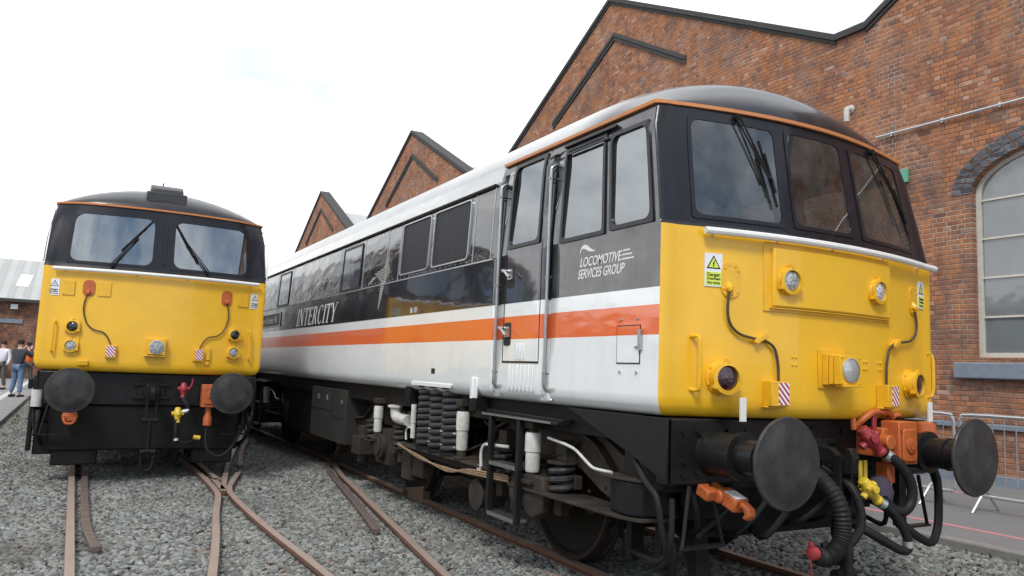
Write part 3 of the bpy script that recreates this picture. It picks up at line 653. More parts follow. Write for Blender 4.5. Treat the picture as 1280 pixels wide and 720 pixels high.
def bogie(root, y0, sides=(-1,), front_detail=True):
    """y0 = leading wheel centre; wheelbase 3.28"""
    B = empty('bogie', (0, y0-1.78, 0)); B.parent = root   # shapes below are measured for a leading axle at 1.78
    wheelset(B, 1.78); wheelset(B, 5.06)
    m = MB()
    m.box((-.62,2.2,.55),(.62,4.6,.95)); m.box((-.9,.55,.62),(.9,.75,.8)); m.box((-.9,6.1,.6),(.9,6.3,.8)); m.box((-1.0,3.1,.5),(1.0,3.8,.9))
    m.cyl((-.4,3.0,.5),(.4,3.0,.5),.3,n=20)
    m.build('bogie_centre', M['blackgrime'], B, bevel=.01)
    for s in sides:
        def X(x): return s*x
        # side frame: swan-necked plate dropping towards both ends
        top = [(.30,.80),(.72,.80),(.82,.90),(.95,1.0),(1.15,1.07),(1.5,1.10),(2.3,1.08),(2.6,.86),(3.0,.74),(4.1,.74),(4.4,.86),(4.7,1.04),(5.5,1.06),(5.8,.98),(6.05,.84),(6.45,.80)]
        bot = [(6.45,.62),(6.0,.62),(5.6,.80),(4.8,.80),(4.4,.62),(4.1,.5),(2.8,.5),(2.4,.62),(2.1,.80),(1.2,.80),(.95,.68),(.7,.60),(.30,.60)]
        m = MB(); m.prism(top+bot, X(.92), X(1.06), 0); m.build('bogie_side_frame', M['chassis'], B, bevel=.012)
        m = MB(); m.prism([(.55,.88),(.80,1.0),(1.05,1.13),(1.35,1.19),(1.6,1.19),(1.6,1.10),(1.3,1.10),(1.05,1.02),(.85,.88),(.75,.82)], X(.80), X(1.05), 0); m.build('frame_arm', M['rustarm'], B, bevel=.01)
        m = MB()
        for i in range(len(top)-1):
            (ya, za), (yb, zb) = top[i], top[i+1]
            m.add([(X(.90),ya,za),(X(1.12),ya,za),(X(1.12),yb,zb),(X(.90),yb,zb),(X(.90),ya,za+.018),(X(1.12),ya,za+.018),(X(1.12),yb,zb+.018),(X(.90),yb,zb+.018)],
                  [(0,1,2,3),(4,5,6,7),(0,1,5,4),(1,2,6,5),(2,3,7,6),(3,0,4,7)])
        m.build('bogie_frame_flange', M['chassis'], B)
        # rounded end box of the frame
        m = MB(); m.prism([(1.16,.62),(1.235,.60),(1.27,.45),(1.27,.36),(1.22,.28),(1.10,.25),(.95,.25),(.95,.62)], .615, .84, 2); m.xf = Matrix()
        if s > 0: m.v = [Vector((p.x, p.y, p.z)) for p in m.v]
        else: m.v = [Vector((-p.x, p.y, p.z)) for p in m.v]
        m.build('frame_end_box', M['black'], B, bevel=.02, seg=3)
        m = MB(); m.prism([(1.30,.64),(1.30,.42),(1.25,.25),(1.0,.22),(.9,.22),(.9,.64)], .838, .858); m.prism([(1.29,1.9),(1.30,.64),(1.29,.42),(1.24,.26),(1.0,.23),(1.0,1.9)], .592, .614)
        if s < 0: m.v = [Vector((-p.x, p.y, p.z)) for p in m.v]
        m.build('spring_plate', M['chassis'], B, bevel=.004)
        # axleboxes, primary springs and brake gear at each wheel
        for yc in (1.78, 5.06):
            m = MB(); m.prism([(yc-.22,.38),(yc+.22,.38),(yc+.22,.66),(yc+.14,.78),(yc-.14,.78),(yc-.22,.66)], X(.90), X(1.20), 0)
            m.cyl((X(1.18),yc,.575),(X(1.26),yc,.575), .15, n=20); m.cyl((X(1.26),yc,.575),(X(1.28),yc,.575), .10, n=16)
            for a in range(6): m.cyl((X(1.26),yc+.125*cos(a*pi/3),.575+.125*sin(a*pi/3)),(X(1.272),yc+.125*cos(a*pi/3),.575+.125*sin(a*pi/3)),.014,n=6)
            m.build('axlebox', M['chassis'], B, bevel=.008)
            for dy in (-.46, .46):
                m = MB(); m.coil((X(1.14), yc+dy, .615), .085, .21, 3.2, .026); m.build('primary_spring', M['spring'], B)
                m = MB(); m.lathe([(.125,.60),(.125,.615),(.05,.62),(.05,.82),(.12,.83),(.12,.85)], (X(1.14),yc+dy,0), n=20)
                m.box((X(1.10),yc+dy-.05,.45),(X(1.18),yc+dy+.05,.60)); m.box((X(1.05),yc+dy-.07,.85),(X(1.16),yc+dy+.07,1.0)); m.build('spring_seat', M['chassis'], B, bevel=.004)
                m = MB(); m.prism([(yc+dy*1.25-.04,.95),(yc+dy*1.25+.04,.95),(yc+dy*1.33+.05,.30),(yc+dy*1.33-.05,.30)], X(.70), X(.76), 0)
                m.prism([(yc+dy*1.20-.03,.62),(yc+dy*1.32,.70),(yc+dy*1.34,.40),(yc+dy*1.24,.36)], X(.65), X(.80), 0); m.build('brake_hanger', M['blackgrime'], B, bevel=.006)
        # three large coils of the secondary suspension with tray and cover
        for q in range(3):
            yy = 3.16+.30*q; m = MB(); m.coil((X(1.17), yy, .72), .118, .60, 9.4, .030, 10, 20); m.build('suspension_coil', M['spring'], B)
            m = MB(); m.cyl((X(1.17),yy,.69),(X(1.17),yy,.72),.15,n=20); m.cyl((X(1.17),yy,.72),(X(1.17),yy,1.30),.075,n=14); m.cyl((X(1.17),yy,1.31),(X(1.17),yy,1.34),.15,n=20); m.build('coil_cup', M['blackgrime'], B)
        m = MB(); m.prism([(4.35,.665),(2.55,.665),(2.2,.665),(2.2,.685),(2.55,.685),(4.35,.685)], X(.95), X(1.30), 0); m.prism([(4.25,.60),(2.6,.60),(2.6,.66),(4.25,.66)], X(1.0), X(1.22), 0)
        m.build('suspension_tray', M['chassis'], B, bevel=.004)
        m = MB(); m.box((X(1.0),2.98,1.345),(X(1.335),3.96,1.362)); m.box((X(1.325),2.98,1.325),(X(1.335),3.96,1.35)); m.build('coil_cover', M['white'], B, bevel=.003)
        m = MB(); m.box((X(.9),4.0,1.0),(X(1.1),4.25,1.34)); m.box((X(.9),2.7,1.12),(X(1.22),2.92,1.34)); m.box((X(.85),2.4,1.0),(X(1.0),4.5,1.3)); m.build('suspension_bracket', M['blackgrime'], B, bevel=.01)
        # dampers
        def damper(y, z0, z1, zt, r, x=1.25):
            m = MB(); m.lathe([(r*.9,z0),(r,z0+.02),(r,z0+(z1-z0)*.5),(r*1.13,z0+(z1-z0)*.5+.005),(r*1.13,z1-.02),(r*1.02,z1)], (X(x),y,0), n=18)
            o = m.build('damper', M['whitepipe'], B)
            m = MB(); m.cyl((X(x),y,z1),(X(x),y,zt),.03,n=10); m.cyl((X(x),y,z0-.07),(X(x),y,z0),.045,n=12); m.box((X(x-.2),y-.06,zt-.03),(X(x+.05),y+.06,zt+.03)); m.box((X(x-.2),y-.07,z0-.09),(X(x+.06),y+.07,z0-.06)); m.build('damper_mount', M['chassis'], o, bevel=.004)
        damper(1.58,.74,1.04,1.10,.058); damper(2.85,.77,1.12,1.2,.055); damper(5.13,.74,1.04,1.10,.05)
        m = MB(); m.lathe([(.026,.77),(.026,.92),(.03,.925),(.03,1.12)], (X(1.26),4.02,0), n=12); m.build('slim_damper', M['whitepipe'], B)
        m = MB(); m.tube([(X(1.2),4.32,.93),(X(1.2),4.55,.93),(X(1.2),4.68,.95),(X(1.2),4.71,1.02),(X(1.2),4.71,1.06)],.06,14,4); m.cyl((X(1.2),4.71,1.05),(X(1.2),4.71,1.075),.09,n=18); m.cyl((X(1.2),4.30,.93),(X(1.2),4.33,.93),.065,n=16); m.build('flanged_pipe', M['whitepipe'], B)
        # lower damper drum and brake cylinder
        m = MB(); m.prism([(1.40,.72),(1.68,.72),(1.72,.60),(1.66,.42),(1.54,.38),(1.42,.44),(1.37,.60)], X(1.18), X(1.27), 0); m.build('damper_bracket', M['chassis'], B, bevel=.02, seg=3)
        m = MB(); m.cyl((X(1.0),2.52,.42),(X(1.24),2.52,.42),.12,n=24); m.cyl((X(1.24),2.52,.42),(X(1.26),2.52,.42),.135,n=24); m.box((X(1.0),2.42,.5),(X(1.1),2.62,.62)); m.build('brake_cylinder', M['chassis'], B, bevel=.005)
        m = MB(); m.box((X(1.0),4.2,.30),(X(1.2),4.45,.6)); m.box((X(1.05),3.9,.36),(X(1.18),4.2,.58)); m.box((X(1.02),5.75,.40),(X(1.26),6.05,.62)); m.cyl((X(1.15),5.9,.30),(X(1.15),5.9,.75),.07,n=12); m.build('brake_gear', M['chassis'], B, bevel=.01)
        # pipes and cables
        m = MB(); m.tube([(X(1.26),1.35,1.02),(X(1.26),1.16,1.0),(X(1.26),1.08,.99),(X(1.26),.97,.965),(X(1.26),.80,.885),(X(1.26),.72,.868),(X(1.26),.55,.868)],.011,8,3); m.tube([(X(1.28),2.15,.64),(X(1.28),2.3,.63),(X(1.28),2.42,.65),(X(1.28),2.45,.68)],.016,8,3)
        m.tube([(X(1.29),2.37,.66),(X(1.29),2.38,.80),(X(1.29),2.32,.87),(X(1.29),2.2,.88),(X(1.2),2.05,.88)],.014,8,4); m.tube([(X(1.2),4.35,.72),(X(1.2),4.36,.82),(X(1.2),4.28,.86),(X(1.2),4.15,.85)],.012,8,4)
        m.build('air_pipe', M['whitepipe'], B)
        m = MB()
        for q in range(3): m.tube([(X(1.31),4.3,.69-.01*q),(X(1.31),3.7,.60+.012*q),(X(1.32),3.0,.59-.014*q),(X(1.31),2.55,.60+.016*q),(X(1.28),1.9,.62+.02*q)],.009,6,4)
        m.build('brown_cable_run', M['tancable'], B)
        m = MB(); m.tube([(X(1.24),.33,.97),(X(1.26),.20,.86),(X(1.27),.08,.78),(X(1.25),.05,.6),(X(1.2),.06,.45),(X(1.15),.2,.37),(X(1.1),.4,.35),(X(1.0),.7,.34)],.02,8,5)
        m.tube([(X(1.2),.02,.78),(X(1.22),.0,.55),(X(1.18),.08,.40),(X(1.1),.28,.30)],.018,8,5); m.build('sand_pipe', M['rubber'], B)
        m = MB(); m.box((X(.95),.28,.28),(X(1.06),.34,.62)); m.box((X(.95),.58,.28),(X(1.06),.64,.62)); m.box((X(.93),.26,.60),(X(1.1),.66,.63)); m.tube([(X(1.0),.6,.6),(X(1.0),.35,.56),(X(1.0),.24,.42),(X(1.0),.26,.2)],.035,8,4); m.build('guard_iron', M['blackgrime'], B, bevel=.005)
        # climbing steps under the cab door
        m = MB(); m.box((X(1.30),2.12,.33),(X(1.345),2.165,1.14)); m.box((X(1.30),1.65,.33),(X(1.345),1.695,1.14))
        m.box((X(1.22),1.10,1.13),(X(1.345),2.29,1.155)); m.prism([(1.10,1.155),(2.29,1.155),(2.29,1.18),(1.10,1.17)], X(1.2), X(1.3), 0)
        lad = m.build('step_ladder', M['black'], B, bevel=.004)
        m = MB(); 
        for zz in (.345, .75): m.box((X(1.22),1.69,zz-.012),(X(1.335),2.125,zz+.012)); m.box((X(1.338),1.69,zz-.016),(X(1.347),2.125,zz+.016))
        m.box((X(1.348),1.18,1.135),(X(1.353),2.28,1.15)); m.build('step_tread', M['steel'], lad)
    rr = random.Random(9)
    for s in sides:
        for q in range(16):      # small brackets, junction boxes and pipe runs hung on the frame
            y = .9+5.2*rr.random(); z = rr.choice([.56,.70,.98,1.08]); a = rr.uniform(.03,.08)
            m = MB(); m.box((s*1.04,y-a,z-a*.8),(s*(1.10+rr.random()*.05),y+a,z+a*.8)); m.cyl((s*1.1,y,z),(s*1.17,y,z),a*.5,n=10); m.build('frame_bracket', M['chassis'], B, bevel=.006)
        for q in range(5):
            y = 1.2+.9*q; z = .9+.2*rr.random()
            m = MB(); m.tube([(s*1.08,y,z+.1),(s*1.15,y+.1,z),(s*1.14,y+.4,z-.06),(s*1.1,y+.7,z+rr.uniform(-.1,.1)),(s*1.05,y+.9,z+.15)], rr.uniform(.008,.016), 6, 4); m.build('flexible_pipe', M['rubber'], B)
        m = MB()
        for q in range(30): y = .5+.19*q; m.cyl((s*1.06,y,.66 if q%2 else .72),(s*1.075,y,.66 if q%2 else .72),.012,n=6)
        m.build('frame_bolts', M['chassis'], B)
        m = MB(); m.tube([(s*1.16,1.0,1.22),(s*1.16,2.0,1.20),(s*1.17,4.5,1.21),(s*1.16,6.3,1.20)],.022,8,2); m.tube([(s*1.13,.8,1.17),(s*1.14,4.5,1.15),(s*1.13,6.4,1.16)],.014,8,2); m.build('solebar_pipe', M['blackgrime'], B)
    return B

def bufferbeam(S, root):
    m = MB(); m.box((-1.27,-.01,.86),(1.27,.10,1.262)); m.box((-1.2,.1,.80),(1.2,.5,1.25)); m.build('bufferbeam', M['black'], root, bevel=.012)
    for s in (-1, 1):
        m = MB(); m.prism([(-.01,.87),(.28,.99),(1.09,1.262),(-.01,1.262)], s*1.24, s*1.275, 0); m.build('beam_skirt', M['black'], root, bevel=.004)
        m = MB(); m.tube([(s*1.12,-.04,.86),(s*1.19,-.06,.50),(s*.86,-.06,.50),(s*.95,-.04,.86)],.014,8,1); m.box((s*.86-.0,-.09,.495),(s*1.19,-.03,.51)); m.build('shunter_step', M['black'], root)
        m = MB(); m.prism([(.25,.18),(.33,.16),(.42,.75),(.3,.8)], s*.66, s*.78, 0); m.box((s*.6,.2,.6),(s*.9,.4,.9)); m.build('rail_guard', M['blackgrime'], root, bevel=.006)
    m = MB(); m.box((-.98,.14,.70),(.98,.2,.86)); m.box((-.6,.3,.45),(.6,.6,.7)); m.build('lower_valance', M['blackgrime'], root, bevel=.01)
    rr = random.Random(5)
    for q in range(7):
        x = -1.0+.3*q; m = MB(); m.tube([(x,.12,.9),(x+rr.uniform(-.05,.05),.05,.75),(x+rr.uniform(-.2,.2),.12,rr.uniform(.45,.6)),(x+rr.uniform(-.25,.25),.35,.5)], rr.uniform(.012,.024), 8, 4); m.build('beam_pipe', M['rubber'], root)
    m = MB()
    for x in (-1.15,-.62,-.30,.30,.62,1.15):
        for z in (.92,1.0,1.18): m.cyl((x,-.01,z),(x,-.024,z),.014,n=6)
    m.build('rivet', M['black'], root)

def screw_coupling(root, hanging=True):
    m = MB(); m.lathe([(.17,0),(.17,-.03),(.10,-.035),(.10,-.08)],(0,0,1.04),(0,1,0),24)
    m.box((-.22,-.05,1.10),(-.08,-.02,1.14)); m.box((.08,-.05,1.10),(.22,-.02,1.14)); m.box((-.22,-.05,.94),(.22,-.02,.98))
    m.prism([(-.02,1.0),(-.16,.99),(-.26,.92),(-.34,.94),(-.36,1.04),(-.33,1.10),(-.29,1.10),(-.28,1.04),(-.25,1.03),(-.18,1.09),(-.02,1.10)], -.03, .03, 0)
    hk = m.build('draw_hook', M['blackgrime'], root, bevel=.008)
    m = MB()
    for s in (-1, 1): m.box((s*.055-.012,-.28,.68),(s*.055+.012,-.23,1.05)); m.cyl((s*.04,-.255,.69),(s*.09,-.255,.69),.035,n=12); m.cyl((s*.04,-.255,.30),(s*.09,-.255,.30),.035,n=12)
    m.cyl((0,-.255,.70),(0,-.255,.31),.024,n=12); m.cyl((-.08,-.255,.69),(.08,-.255,.69),.026,n=12); m.cyl((-.08,-.255,.31),(.08,-.255,.31),.026,n=12)
    for q in range(14): m.lathe([(.024,0),(.031,.008),(.024,.016)],(0,-.255,.37+q*.02),n=10,cap=False)
    m.tube([(-.07,-.255,.31),(-.07,-.26,.17),(-.045,-.262,.10),(0,-.263,.075),(.045,-.262,.10),(.07,-.26,.17),(.07,-.255,.31)],.017,8,4)
    m.build('screw_coupling', M['blackgrime'], root)

# ------------------------------------------------------------------ locomotive on the right (three windscreens)
def loco_three():
    S = Shape(2.46, 3.30, 3.875, .13, -.17, 16.6, 1.055, -.03, .76)
    R_ = empty('electric_locomotive', label='three-windscreen electric locomotive with full black, white and orange side in view beside the brick building', cat='locomotive')
    fw = [(-1.09,-.41,2.53,3.215), (-.31,.26,2.54,3.225), (.38,1.10,2.54,3.215)]
    sw = [(.085,.53,2.49,3.17), (.61,1.16,2.48,3.20), (1.48,1.97,2.53,3.24)]
    shell(S, R_, fw, sw, [(1.27,1.37),(2.08,2.17)])
    cab_inside(S, R_)
    for w in fw: fwindow(S, R_, w, M['glass'])
    swindow(S, R_, sw[0], M['glass_side'], 'cab_quarterlight', r=.06); swindow(S, R_, sw[1], M['glass_side'], 'cab_side_window', r=.02)
    for w in sw: swindow(S, R_, w, M['glass'], 'far_side_window', sg=1)
    # trim on sliding cab window
    m = MB(S.sm(1.16, 3.2)); m.box((-.03,.012,0),(.62,.03,.03)); m.box((.02,-.06,.01),(.55,-.04,.02)); m.build('window_rail', M['black'], R_)
    # door
    def side_poly(name, y0, y1, z0, z1, mat, w0=0, w1=.004, par=R_, bv=0):
        X = S.sm((y0+y1)/2, (z0+z1)/2); h = (y1-y0)/2; k = (z1-z0)/2
        m = MB(X); m.box((-h,-k,w0),(h,k,w1)); return m.build(name, mat, par, bevel=bv)
    d = empty('cab_door', (0,0,0)); d.parent = R_
    swindow(S, d, sw[2], M['glass_side'], 'door_window', r=.05)
    m = MB()
    for y0, y1, z0, z1 in ((1.425,1.433,1.58,3.26),(1.998,2.006,1.58,3.26)): 
        for a, b in ((z0, 2.46), (2.46, z1)):
            P = [S.side(-1,y0,a), S.side(-1,y1,a), S.side(-1,y1,b), S.side(-1,y0,b)]
            m.add(P+[p-Vector((.003,0,0)) for p in P], [(0,1,2,3),(4,5,6,7),(0,1,5,4),(1,2,6,5),(2,3,7,6),(3,0,4,7)])
    m.box((-1.329,1.425,1.575),(-1.32,2.006,1.590)); m.build('door_seam', M['signink'], d)
    for q in range(3): side_poly('kick_rib', 1.66+.05*q-.009, 1.66+.05*q+.009, 1.60, 1.73, M['livery'], 0, .010, d, .004)
    for q in range(7): side_poly('lower_rib', 1.50+.062*q-.010, 1.50+.062*q+.010, 1.355, 1.56, M['livery'], 0, .010, d, .004)
    for y, z in ((1.93,2.29),(1.95,1.815)):
        X = S.sm(y-.02, z); m = MB(X); m.prism(rrect(-.055,.055,-.10,.09,.02), .0, .004); hh = m.build('handle_recess', M['box_grey'], d)
        m = MB(X); m.box((-.03,-.03,.004),(.045,.055,.02)); m.cyl((-.05,.045,.0),(-.05,.045,.06),.014,n=10); m.tube([(-.06,.05,.05),(.0,.03,.06),(.055,-.01,.06),(.075,-.015,.055)],.012,8,3); m.build('door_handle', M['steel'], hh)
    for y in (1.32, 2.125):
        m = MB(); m.tube([(-1.25,y,3.12),(-1.318,y,3.09),(-1.330,y,2.98),(-1.334,y,2.2),(-1.334,y,1.6),(-1.330,y,1.40),(-1.27,y,1.36)],.013,10,3)
        for zz in (3.0, 2.23, 1.5): m.cyl((-1.26,y,zz),(-1.35,y,zz),.010,n=8)
        m.build('door_handrail', M['steel'], R_)
    # rain strip over the door and windows, black line behind
    m = MB(); m.tube([S.side(-1,2.3,3.14)+Vector((-.012,0,0)), S.side(-1,8,3.14)+Vector((-.012,0,0)), S.side(-1,16.5,3.14)+Vector((-.012,0,0))],.016,6,1); m.build('gutter', M['black'], R_)
    # hatch on cab side
    m = MB(); m.box((-1.331,.205,1.59),(-1.32,.435,1.825)); h = m.build('hatch', M['livery'], R_, bevel=.002)
    m = MB(); frame_prism(m, [(.198,1.583),(.442,1.583),(.442,1.832),(.198,1.832)], [(.206,1.591),(.434,1.591),(.434,1.824),(.206,1.824)], 0, 1, lambda u, v, w: Vector((-1.3255-.0025*w, u, v))); m.build('hatch_gap', M['signink'], h)
    m = MB(); m.box((-1.345,.175,1.67),(-1.325,.205,1.80)); m.cyl((-1.335,.19,1.70),(-1.335,.24,1.69),.008,n=8); 
    for y, z in ((.23,1.87),(.40,1.87),(.23,1.53),(.40,1.53)): m.cyl((-1.325,y,z),(-1.335,y,z),.009,n=8)
    m.build('hatch_catch', M['steel'], h)
    # sign writing on cab side
    X = S.sm(.90, 2.265)
    text_mesh('company_lettering', 'LOCOMOTIVE', .094, M['lettering'], R_, X@Matrix.Translation((.0,.0,.0015)), shear=.25, ext=.0008, sx=.80, bold=.0012)
    text_mesh('company_lettering', 'SERVICES GROUP', .094, M['lettering'], R_, X@Matrix.Translation((-.02,-.085,.0015)), shear=.25, ext=.0008, sx=.735, bold=.0012)
    m = MB(X); m.prism([(.0,.085),(.0,.115),(.02,.145),(.05,.158),(.085,.150),(.12,.128),(.16,.108),(.20,.10),(.16,.097),(.11,.104),(.07,.122),(.04,.130),(.02,.125),(.008,.105)],.0008,.0024)
    for q, (a, b) in enumerate(((.50,.575),(.495,.60),(.488,.62))): m.prism([(a+.005,.068-.028*q),(b+.004,.068-.028*q),(b,.058-.028*q),(a,.058-.028*q)],.0008,.0024)
    m.build('company_emblem', M['lettering'], R_)
    # louvred grilles and body-side windows
    def grille(y0, y1, z0, z1):
        X = S.sm((y0+y1)/2, (z0+z1)/2); h = (y1-y0)/2; k = (z1-z0)/2
        m = MB(X); m.prism(rrect(-h,h,-k,k,.04), -.004, .006); g = m.build('grille', M['grille'], R_)
        m = MB(X); frame_prism(m, rrect(-h-.010,h+.010,-k-.010,k+.010,.05), rrect(-h+.001,h-.001,-k+.001,k-.001,.04), -.004, .016, lambda u, v, w: (u, v, w)); m.build('grille_frame', M['galv'], g)
        return g
    for y0, y1 in ((2.76,3.59),(3.70,4.48)): grille(y0, y1, 2.53, 3.09)
    def bwin(y0, y1):
        X = S.sm((y0+y1)/2, 2.785); h = (y1-y0)/2; k = .27
        m = MB(X); m.prism(rrect(-h,h,-k,k,.02), -.004, .004); g = m.build('body_window', M['bodyglass'], R_)
        m = MB(X); frame_prism(m, rrect(-h-.03,h+.03,-k-.03,k+.03,.03), rrect(-h+.0,h,-k,k,.02), -.004, .012, lambda u, v, w: (u, v, w)); m.build('body_window_frame', M['black'], g)
    for y0, y1 in ((5.95,6.70),(9.80,10.55),(13.2,13.9)): bwin(y0, y1)
    m = MB()
    for i in range(2):
        z = 2.475
    zz = 2.47; m.box((-1.332,2.25,zz-.006),(-1.32,16.4,zz+.006))
    for y in (2.30,2.66,4.56,4.98,5.82,6.86,9.6,10.7,13.0,14.1):
        P = [S.side(-1,y-.004,2.47), S.side(-1,y+.004,2.47), S.side(-1,y+.004,3.12), S.side(-1,y-.004,3.12)]
        m.add(P+[p-Vector((.004,0,0)) for p in P], [(0,1,2,3),(4,5,6,7),(0,1,5,4),(1,2,6,5),(2,3,7,6),(3,0,4,7)])
    for y0, y1, z in [(2.3,12,2.50),(2.3,12,3.105)]:
        y = y0
        while y < y1:
            p = S.side(-1, y, z); m.cyl(p, p+Vector((-.004,0,0)), .006, n=6); y += .12
    for y in (2.68, 3.645, 4.54):
        z = 2.55
        while z < 3.08: p = S.side(-1, y, z); m.cyl(p, p+Vector((-.004,0,0)), .006, n=6); z += .09
    m.build('panel_seam', M['galv'], R_)
    # swallow emblem out of thin stripes
    m = MB()
    def pl(y, z): return (y, z)
    Rr = [(2.96,4.925),(2.72,4.90),(2.60,4.82),(2.55,4.88),(2.50,4.96),(2.16,5.15)]
    Ll = [(2.96,4.94),(2.78,4.96),(2.68,5.05),(2.62,5.36),(2.57,5.25),(2.50,5.10),(2.16,5.165)]
    def it(tab, z):
        for (za, a), (zb, b) in zip(tab, tab[1:]):
            if zb <= z <= za: return a+(b-a)*(za-z)/(za-zb)
    z = 2.95
    while z > 2.18:
        p = S.side(-1, 5, z).x; h = .0075 if z > 2.52 else .0105
        a, b = it(Rr, z), it(Ll, z); m.box((p-.003,a,z-h/2),(p+.001,max(b,a+.025),z+h/2)); z -= .0195
    for q in range(6):
        p = S.side(-1, 5, 2.57).x; m.box((p-.003,5.30+.055*q,2.575-.018*q-.005),(p+.001,5.42+.05*q,2.575-.018*q+.005))
    m.build('swallow_emblem', M['goldletter'], R_)
    # INTERCITY, serif italic drawn as strokes; letter box 1 x 1
    def bar(x0, y0, x1, y1, w0, w1=None):
        w1 = w1 or w0; return [(x0-w0/2, y0), (x0+w0/2, y0), (x1+w1/2, y1), (x1-w1/2, y1)]
    def serif(x, y, w=.30, h=.05): return [(x-w/2, y), (x+w/2, y), (x+w/2, y+h), (x-w/2, y+h)]
    def ring(cx, cy, rx, ry, a0, a1, t0, t1, n=14):
        P = []; Q = []
        for i in range(n+1):
            a = radians(a0+(a1-a0)*i/n); f = abs(cos(a)); th = t1+(t0-t1)*f
            P.append((cx+rx*cos(a), cy+ry*sin(a))); Q.append((cx+(rx-th)*cos(a), cy+(ry-t1)*sin(a)))
        return [[P[i], P[i+1], Q[i+1], Q[i]] for i in range(n)]
    I_ = lambda x: [bar(x,.0,x,1,.17), serif(x,0), serif(x,.95)]
    GL = {'I': (I_(.2), .42), 'N': ([bar(.15,0,.15,1,.07), bar(.20,1,.78,0,.17,.17), bar(.80,0,.80,1,.07), serif(.15,0,.25), serif(.80,.95,.25), serif(.12,.95,.2)], 1.0),
          'T': ([bar(.4,0,.4,1,.17), [(0,.93),(.8,.93),(.8,1),(0,1)], serif(.4,0), bar(.03,.78,.03,1,.05), bar(.77,.78,.77,1,.05)], .84),
          'E': ([bar(.15,0,.15,1,.17), [(.1,0),(.65,0),(.65,.07),(.1,.07)], [(.1,.93),(.62,.93),(.62,1),(.1,1)], [(.2,.48),(.5,.48),(.5,.54),(.2,.54)], bar(.64,0,.64,.2,.05), bar(.61,.8,.61,1,.05), bar(.5,.4,.5,.62,.04)], .76),
          'R': ([bar(.15,0,.15,1,.17), serif(.15,0), [(.05,.95),(.35,.95),(.35,1),(.05,1)], [(.2,.47),(.4,.47),(.4,.53),(.2,.53)], bar(.40,.5,.72,0,.17)]+ring(.35,.735,.29,.265,-90,90,.16,.06), .86),
          'C': (ring(.48,.5,.44,.52,50,310,.17,.05)+[bar(.76,.70,.78,.93,.05)], .90),
          'Y': ([bar(.42,0,.42,.48,.17), bar(.42,.45,.10,1,.17), bar(.45,.45,.78,1,.06), serif(.42,0), serif(.10,.95,.26), serif(.78,.95,.22)], .9)}
    X = S.sm(9.1, 2.097); m = MB(X); cx = 0; sc = .27; wx = 2.22/sum(GL[c][1]*1.08 for c in 'INTERCITY')
    for ch in 'INTERCITY':
        g, adv = GL[ch]
        for k, poly in enumerate(g):
            e = .0001*(k % 7); m.prism([(cx+p[0]*wx+p[1]*.10, p[1]*sc) for p in poly], .0008, .0024+e)
        cx += adv*1.08*wx
    m.build('intercity_lettering', M['lettering'], R_)
    # name plate and number
    m = MB(S.sm(11.35, 2.263)); m.box((-1.12,-.125,0),(1.12,.125,.012)); npk = m.build('name_plate', M['black'], R_)
    m = MB(S.sm(11.35, 2.263)); frame_prism(m, [(-1.12,-.125),(1.12,-.125),(1.12,.125),(-1.12,.125)], [(-1.095,-.107),(1.095,-.107),(1.095,.107),(-1.095,.107)], .012, .018, lambda u, v, w: (u, v, w)); m.build('plate_border', M['goldletter'], npk)
    text_mesh('plate_lettering', 'Sir William A Stanier FRS', .17, M['goldletter'], npk, S.sm(11.35, 2.263)@Matrix.Translation((0,-.055,.0125)), align='CENTER', ext=.001, sx=.98)
    text_mesh('running_number', '86 101', .085, M['lettering'], R_, S.sm(4.12, 2.085)@Matrix.Translation((0,0,.0015)), ext=.0006, sx=.9)
    # small fittings low on the side
    m = MB(); m.box((-1.33,3.38,1.455),(-1.32,3.46,1.505)); m.build('side_socket', M['signink'], R_)
    m = MB(); m.box((-1.345,2.50,1.255),(-1.32,2.545,1.44)); m.box((-1.337,2.44,1.26),(-1.32,2.50,1.435)); m.build('lifting_bracket', M['livery'], R_, bevel=.003)
    m = MB(); m.box((-1.34,2.42,1.16),(-1.2,2.56,1.26)); m.cyl((-1.345,2.48,1.2),(-1.33,2.48,1.2),.03,n=12); m.box((-1.3,4.05,1.12),(-1.22,4.20,1.30)); m.build('lifting_eye', M['black'], R_)
    # --- front fittings
    pm = MB(); 
    def fbox(mb, x0, x1, z0, z1, w0, w1, n=8):
        vs = []
        for i in range(n+1):
            x = x0+(x1-x0)*i/n
            for z in (z0, z1):
                for w in (w0, w1): vs.append(S.front(x, z, w))
        fs = []
        for i in range(n):
            a = i*4; b = a+4; fs += [(a+1,b+1,b+3,a+3),(a,a+1,b+1,b),(a+2,b+2,b+3,a+3)]
        fs += [(0,1,3,2), (n*4,n*4+1,n*4+3,n*4+2)]; mb.add(vs, fs)
    fbox(pm, -.60, .63, 1.955, 2.41, 0, .010); pm.build('panel_backing', M['yellow_part'], R_, bevel=.003)
    pm = MB(); fbox(pm, -.545, .62, 1.985, 2.37, .008, .036); pn = pm.build('indicator_panel', M['yellow'], R_, bevel=.012, seg=3)
    pm = MB(); 
    m = MB(); fbox(m, -.56, .64, 1.975, 1.981, .008, .030); m.build('panel_ledge', M['yellow_part'], R_)
    # white rail under the windscreens
    m = MB(); m.tube([S.front(-1.06+2.36*i/16, 2.43, .05) for i in range(17)], .024, 10, 1)
    for x in (-.98,-.5,0,.55,1.1): m.cyl(S.front(x,2.415,0), S.front(x,2.428,.05), .010, n=8)
    m.build('front_handrail', M['white'], R_)
    S2 = Shape(2.46, 3.30, 3.875, .13, -.17, 16.6, 1.055, -.03, .76); S2.F = lambda x: S.F(x)-.03
    lamp(S2, R_, -.43, 2.157, .078, M['lens_clear'], 'marker_lamp', .045, 1.15)
    lamp(S2, R_, .43, 2.163, .078, M['lens_led'], 'marker_lamp', .045, 1.15)
